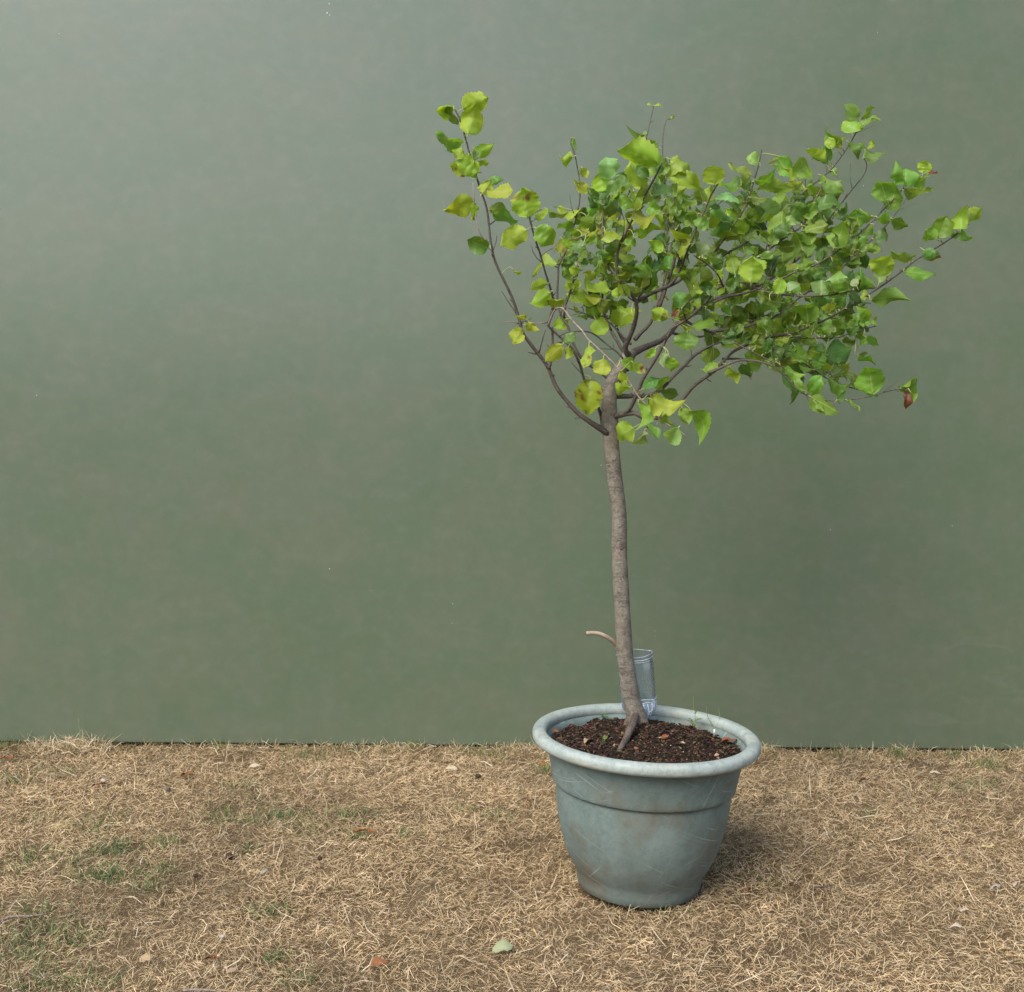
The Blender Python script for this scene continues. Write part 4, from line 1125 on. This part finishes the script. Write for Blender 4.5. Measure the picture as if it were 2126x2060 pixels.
# ------------------------------------------------------------------ small things on soil and lawn
def up_leaf(name, p, yaw, L, wfrac, col, label, cat, group=None, brown=0.0, edge=None, pitch=0.15, seed=1, narrow=False, curl=0.3, fold=0.2, roll=0.0):
    axis = Vector((math.cos(yaw) * math.cos(pitch), math.sin(yaw) * math.cos(pitch), math.sin(pitch)))
    nrm = Matrix.Rotation(roll, 3, axis) @ Vector((0, 0, 1))
    o = leaf_object(name, p, axis, L, L * wfrac, nrm, tuple(c * 0.8 for c in col), mats=[M_dead, M_petiole], brown=brown, edge=edge, arch=0.03, fold=fold, wave=0.08, tipcurl=curl * 0.3, twist=0.4, seed=seed, narrow=narrow, cup=0.1, rows=9, colsn=4)
    return tag(o, label, cat, group, kind='thing')
TAN, ORANGE, RUST, CREAM = (0.34, 0.20, 0.10), (0.36, 0.13, 0.04), (0.20, 0.07, 0.03), (0.55, 0.46, 0.30)
SC = 'dead leaves lying on the lawn'
def gl(px, py, up=0.004): return on_z(px, py, up)
for k, (x, y, yaw, L, wf, c, br, nar, lab) in enumerate([
 (376, 1612, 0.9, 0.045, 0.55, ORANGE, 0.15, False, 'curled orange brown dead leaf on the lawn just above the dark pebble'),
 (192, 1632, 0.35, 0.035, 0.5, RUST, 0.2, False, 'rust brown curled dead leaf on the lawn left of the dark pebble, near the wall'),
 (518, 1592, -0.2, 0.038, 0.42, CREAM, 0.0, True, 'cream narrow dead leaf near the wall, left half of lawn'),
 (735, 1727, -0.1, 0.052, 0.42, ORANGE, 0.1, True, 'long orange brown dead leaf in the middle of the left lawn'),
 (1024, 1977, 0.5, 0.046, 0.50, (0.42, 0.44, 0.24), 0.0, False, 'pale green fallen leaf on the lawn in front of the pot'),
 (766, 2004, 0.25, 0.040, 0.40, (0.33, 0.14, 0.06), 0.1, False, 'rust orange dead leaf near the bottom edge, left of the pale green leaf'),
 (925, 1597, -0.15, 0.036, 0.45, CREAM, 0.0, True, 'pale oval dead leaf near the wall, left of the pot'),
 (1784, 1623, 0.5, 0.032, 0.6, ORANGE, 0.1, False, 'small orange dead leaf near the wall right of the pot'),
 (1926, 1606, -0.25, 0.036, 0.4, CREAM, 0.0, True, 'cream narrow dead leaf near the wall at the far right'),
 (2038, 1758, -0.3, 0.036, 0.3, (0.60, 0.50, 0.22), 0.0, True, 'yellow narrow dead leaf at the right edge of the lawn'),
 (1990, 1888, -0.8, 0.036, 0.28, (0.62, 0.50, 0.38), 0.0, True, 'pale pinkish narrow dead leaf, lower right, pointing down right'),
 (1966, 1928, 0.05, 0.038, 0.26, (0.58, 0.48, 0.36), 0.0, True, 'pale narrow dead leaf, lower right, lying level below its neighbour'),
 (2056, 1846, 0.45, 0.034, 0.26, (0.44, 0.38, 0.28), 0.0, True, 'greyish narrow dead leaf at lower right beside a pinkish one'),
 (2104, 1840, 0.8, 0.028, 0.3, (0.60, 0.46, 0.36), 0.0, True, 'pinkish narrow dead leaf at the right frame edge'),
 (1940, 1784, 0.2, 0.022, 0.55, RUST, 0.5, False, 'small rust brown leaf scrap right of the pot shadow'),
 (1549, 1850, 0.5, 0.024, 0.6, ORANGE, 0.3, False, 'small orange leaf scrap on lawn close to the right of the pot foot'),
 (1198, 1869, 0.1, 0.030, 0.35, (0.48, 0.28, 0.17), 0.0, True, 'tan curled dead leaf against the left of the pot foot'),
 (1092, 1664, 0.35, 0.026, 0.4, RUST, 0.2, False, 'brown dead leaf on the lawn left of the pot, below the rim'),
 (1125, 1588, 0.9, 0.026, 0.55, (0.42, 0.17, 0.04), 0.0, False, 'orange leaf on the lawn behind the pot, left of its rim'),
 (420, 1993, 0.2, 0.030, 0.4, RUST, 0.3, False, 'dark rust dead leaf near the bottom edge, lower left lawn'),
 (540, 1815, 1.1, 0.030, 0.3, (0.48, 0.40, 0.28), 0.0, True, 'pale buff narrow dead leaf on the left lawn'),
 (290, 1995, 0.6, 0.026, 0.7, (0.56, 0.40, 0.22), 0.0, False, 'pale tan curled leaf near the bottom left corner'),
 (-4, 1577, 0.3, 0.045, 0.3, (0.34, 0.12, 0.05), 0.1, True, 'reddish brown dead leaf at the left frame edge by the wall'),
 (472, 2023, 1.0, 0.030, 0.35, (0.52, 0.36, 0.24), 0.0, True, 'light brown narrow leaf near the bottom edge, lower left lawn'),
]):
    up_leaf('dead_leaf', gl(x, y), yaw, L, wf, c, lab, 'leaf', SC, brown=br, seed=900 + k, narrow=nar, pitch=0.12, roll=random.uniform(-0.5, 0.3))

def pebble(name, px, py, size, mat, label, cat, z=None):
    p = on_z(px, py, 0.003) if z is None else z
    bm = bmesh.new()
    bmesh.ops.create_icosphere(bm, subdivisions=3, radius=size)
    sx = random.uniform(0.9, 1.25)
    for v_ in bm.verts:
        q = v_.co.normalized()
        v_.co *= 1 + 0.28 * mnoise.noise(q * 1.7 + Vector((px, py, 0))) + 0.10 * mnoise.noise(q * 5)
        v_.co.x *= sx; v_.co.z *= 0.72
    me = bpy.data.meshes.new(name)
    bm.to_mesh(me); bm.free()
    for pl in me.polygons: pl.use_smooth = True
    me.materials.append(mat)
    o = bpy.data.objects.new(name, me)
    C.objects.link(o)
    o.location = p
    return tag(o, label, cat)
M_black = plain('dark_stone', (0.035, 0.035, 0.038), 0.5, 0.5)
M_brownlump = plain('dung_brown', (0.060, 0.036, 0.024), 0.9, 0.1, 0.4, 200)
M_white = plain('bleached_chip', (0.36, 0.34, 0.30), 0.8, 0.2)
pebble('pebble', 350, 1640, 0.0065, M_black, 'shiny black pebble on the lawn beside the orange dead leaf', 'pebble')
pebble('dirt_clod', 476, 1778, 0.0095, M_brownlump, 'round dark brown clod on the left lawn', 'clod')
pebble('dirt_clod', 406, 1818, 0.0055, M_brownlump, 'small dark clod left below the round brown one', 'clod')
pebble('dirt_clod', 993, 1611, 0.0075, M_brownlump, 'dark brown clod near the wall left of the pot', 'clod')
pebble('dirt_clod', 664, 1782, 0.0065, M_brownlump, 'small dark clod in the middle of the left lawn', 'clod')
pebble('stone_chip', 215, 1620, 0.006, M_white, 'small white stone chip near the wall at left', 'stone')
pebble('stone_chip', 461, 1944, 0.0045, M_white, 'tiny white stone chip on the lower left lawn', 'stone')

def stick(px_pts, r, label, mat):
    P = [on_z(x, y, 0.003) for x, y in px_pts]
    P = spline([(*p, 0) for p in P], 0.006)
    V, F = tube(P, [r * (1 - 0.4 * i / len(P)) for i in range(len(P))], 7, jitter=0.15)
    tag(mesh_obj('dry_twig', V, F, mat, loc=P[0][:3]), label, 'twig')
stick([(-6, 1912), (30, 1903), (65, 1902), (92, 1898)], 0.0035, 'brown dry twig lying on the lawn at the left edge', M_twig_pale)
stick([(1686, 1846), (1706, 1842), (1732, 1837)], 0.0026, 'short reddish brown twig on the lawn right of the pot', M_branch)
stick([(380, 2056), (412, 2055), (452, 2058)], 0.003, 'brown dry twig at the bottom edge, lower left', M_twig_pale)
stick([(1262, 1868 + 30), (1268, 1890 + 24)], 0.0012, 'thin pale straw stalk leaning by the pot foot', M_twig_pale)

# on the soil
for k, (x, y, yaw, L, wf, c, br, lab) in enumerate([
 (1205, 1487, 0.5, 0.030, 0.6, (0.22, 0.30, 0.07), 0.0, 'light green fallen leaf on soil at the back left of the pot'),
 (1222, 1483, 0.3, 0.014, 0.6, (0.42, 0.24, 0.06), 0.1, 'small yellow brown leaf scrap beside the green fallen leaf'),
 (1160, 1499, 0.1, 0.013, 0.7, ORANGE, 0.0, 'orange leaf scrap near the left inner wall of the pot, further back'),
 (1148, 1523, 0.8, 0.018, 0.7, (0.40, 0.15, 0.06), 0.1, 'orange red leaf scrap against the left inner wall of the pot'),
 (1234, 1513, 0.2, 0.013, 0.7, (0.40, 0.18, 0.07), 0.0, 'small tan orange leaf scrap left of the root'),
 (1214, 1548, 0.9, 0.032, 0.45, (0.42, 0.31, 0.18), 0.05, 'long tan dead leaf on the soil left of the root'),
 (1379, 1547, 1.1, 0.022, 0.75, (0.36, 0.13, 0.05), 0.2, 'orange brown dead leaf on soil in front right of the trunk'),
 (1497, 1534, 0.2, 0.040, 0.6, (0.26, 0.09, 0.04), 0.3, 'curled rust brown dead leaf at the right side of the soil'),
 (1446, 1502, 0.1, 0.018, 0.45, (0.42, 0.24, 0.12), 0.0, 'tan leaf scrap at the back right beside the seedling'),
 (1410, 1547, -0.1, 0.016, 0.35, (0.52, 0.40, 0.28), 0.0, 'pale bark sliver on soil right of centre'),
 (1317, 1567, 0.4, 0.010, 0.8, (0.36, 0.13, 0.06), 0.0, 'tiny reddish leaf scrap at the front of the soil'),
 (1255, 1545, 1.3, 0.020, 0.5, (0.22, 0.28, 0.07), 0.1, 'yellowing green leaf scrap on soil between root and tan leaf'),
 (1484, 1567, 0.3, 0.012, 0.6, (0.46, 0.28, 0.20), 0.0, 'pinkish leaf scrap at the front right of the soil'),
]):
    p = soil_point(x, y) + Vector((0, 0, 0.004))
    up_leaf('dead_leaf', p, yaw, L, wf, c, lab, 'leaf', 'dead leaves on the potting soil', brown=br, seed=1200 + k, pitch=0.2, roll=random.uniform(-0.6, 0.2))

M_green = plain('seedling_green', (0.14, 0.22, 0.05), 0.5, 0.4, 0.2)
def seedling(px, py, stems, leaves, label):
    p0 = soil_point(px, py)
    root_ = empty('seedling', p0)
    tag(root_, label, 'seedling')
    for (dx, dy, bx) in stems:                  # tip offset in pixels, sideways bow
        Y = p0.y
        a = at(px, py, Y); b = at(px + dx, py + dy, Y - 0.004)
        m = (a + b) / 2 + Vector((bx * PXM, 0.002, 0))
        P = spline([(*(a - Vector((0, 0, 0.004))), 0), (*m, 0), (*b, 0)], 0.005)
        V, F = tube(P, [0.0011 * (1 - 0.6 * i / len(P)) for i in range(len(P))], 5)
        mesh_obj('stem', V, F, M_green, root_, loc=p0)
    for k, (dx, dy, yaw, L) in enumerate(leaves):
        q = at(px + dx, py + dy, p0.y - 0.004)
        ax_ = Vector((math.cos(yaw), -0.3, math.sin(yaw))).normalized()
        leaf_object('leaf', q, ax_, L, L * 0.6, Vector((0, -0.4, 1)), (0.13, 0.22, 0.04), parent=root_, seed=1500 + k, rows=6, colsn=4)
seedling(1441, 1508, [(2, -26, 2), (-6, -14, -2), (6, -20, 3)], [(2, -24, 1.2, 0.012), (-4, -12, 2.6, 0.012), (6, -12, 0.4, 0.012), (0, -4, 2.9, 0.010)], 'small green seedling on soil at the back right of the pot')
seedling(1484, 1510, [(-18, -42, -5), (8, -40, 6)], [], 'pair of thin green grass sprouts beside the snail shell')
seedling(1437, 1492, [(2, -46, 2)], [], 'single tall thin green sprout at the back right rim of the pot')
seedling(1253, 1492, [(0, -6, 0)], [(0, -5, 0.4, 0.011), (0, -5, 2.7, 0.011)], 'tiny two leaved seedling on soil just left of the trunk')
seedling(1255, 1552, [(0, -16, 2)], [(0, -14, 1.0, 0.012), (0, -6, 2.2, 0.012)], 'small green seedling on soil in front left of the root')

# snail shell: a coil that widens, on the soil
p0 = soil_point(1485, 1511) + Vector((0, -0.002, 0.004))
P, rads = [], []
for i in range(46):
    t = i / 45
    a = t * 2 * math.pi * 2.4
    r = 0.0006 + 0.0036 * t
    P.append(p0 + Vector((r * math.cos(a), -0.0028 * (1 - t), r * math.sin(a))))
    rads.append(0.0005 + 0.0022 * t)
V, F = tube(P, rads, 8)
tag(mesh_obj('snail_shell', V, F, plain('shell', (0.60, 0.55, 0.40), 0.4, 0.5, 0.2, 300), loc=p0), 'small cream snail shell on soil at the right side of the pot', 'shell')
# thin green stalk with a seed head standing against the wall
a = on_z(178, 1545, 0.0); a.y = WALL_Y - 0.03
P = spline([(a.x, a.y, 0, 0), (a.x - 0.004, a.y, 0.04, 0), (a.x - 0.009, a.y + 0.004, 0.088, 0)], 0.006)
V, F = tube(P, [0.0012 - 0.0006 * i / len(P) for i in range(len(P))], 5)
tag(mesh_obj('grass_stalk', V, F, M_green, loc=P[0][:3]), 'single tall thin grass stalk standing against the wall at left', 'stalk')
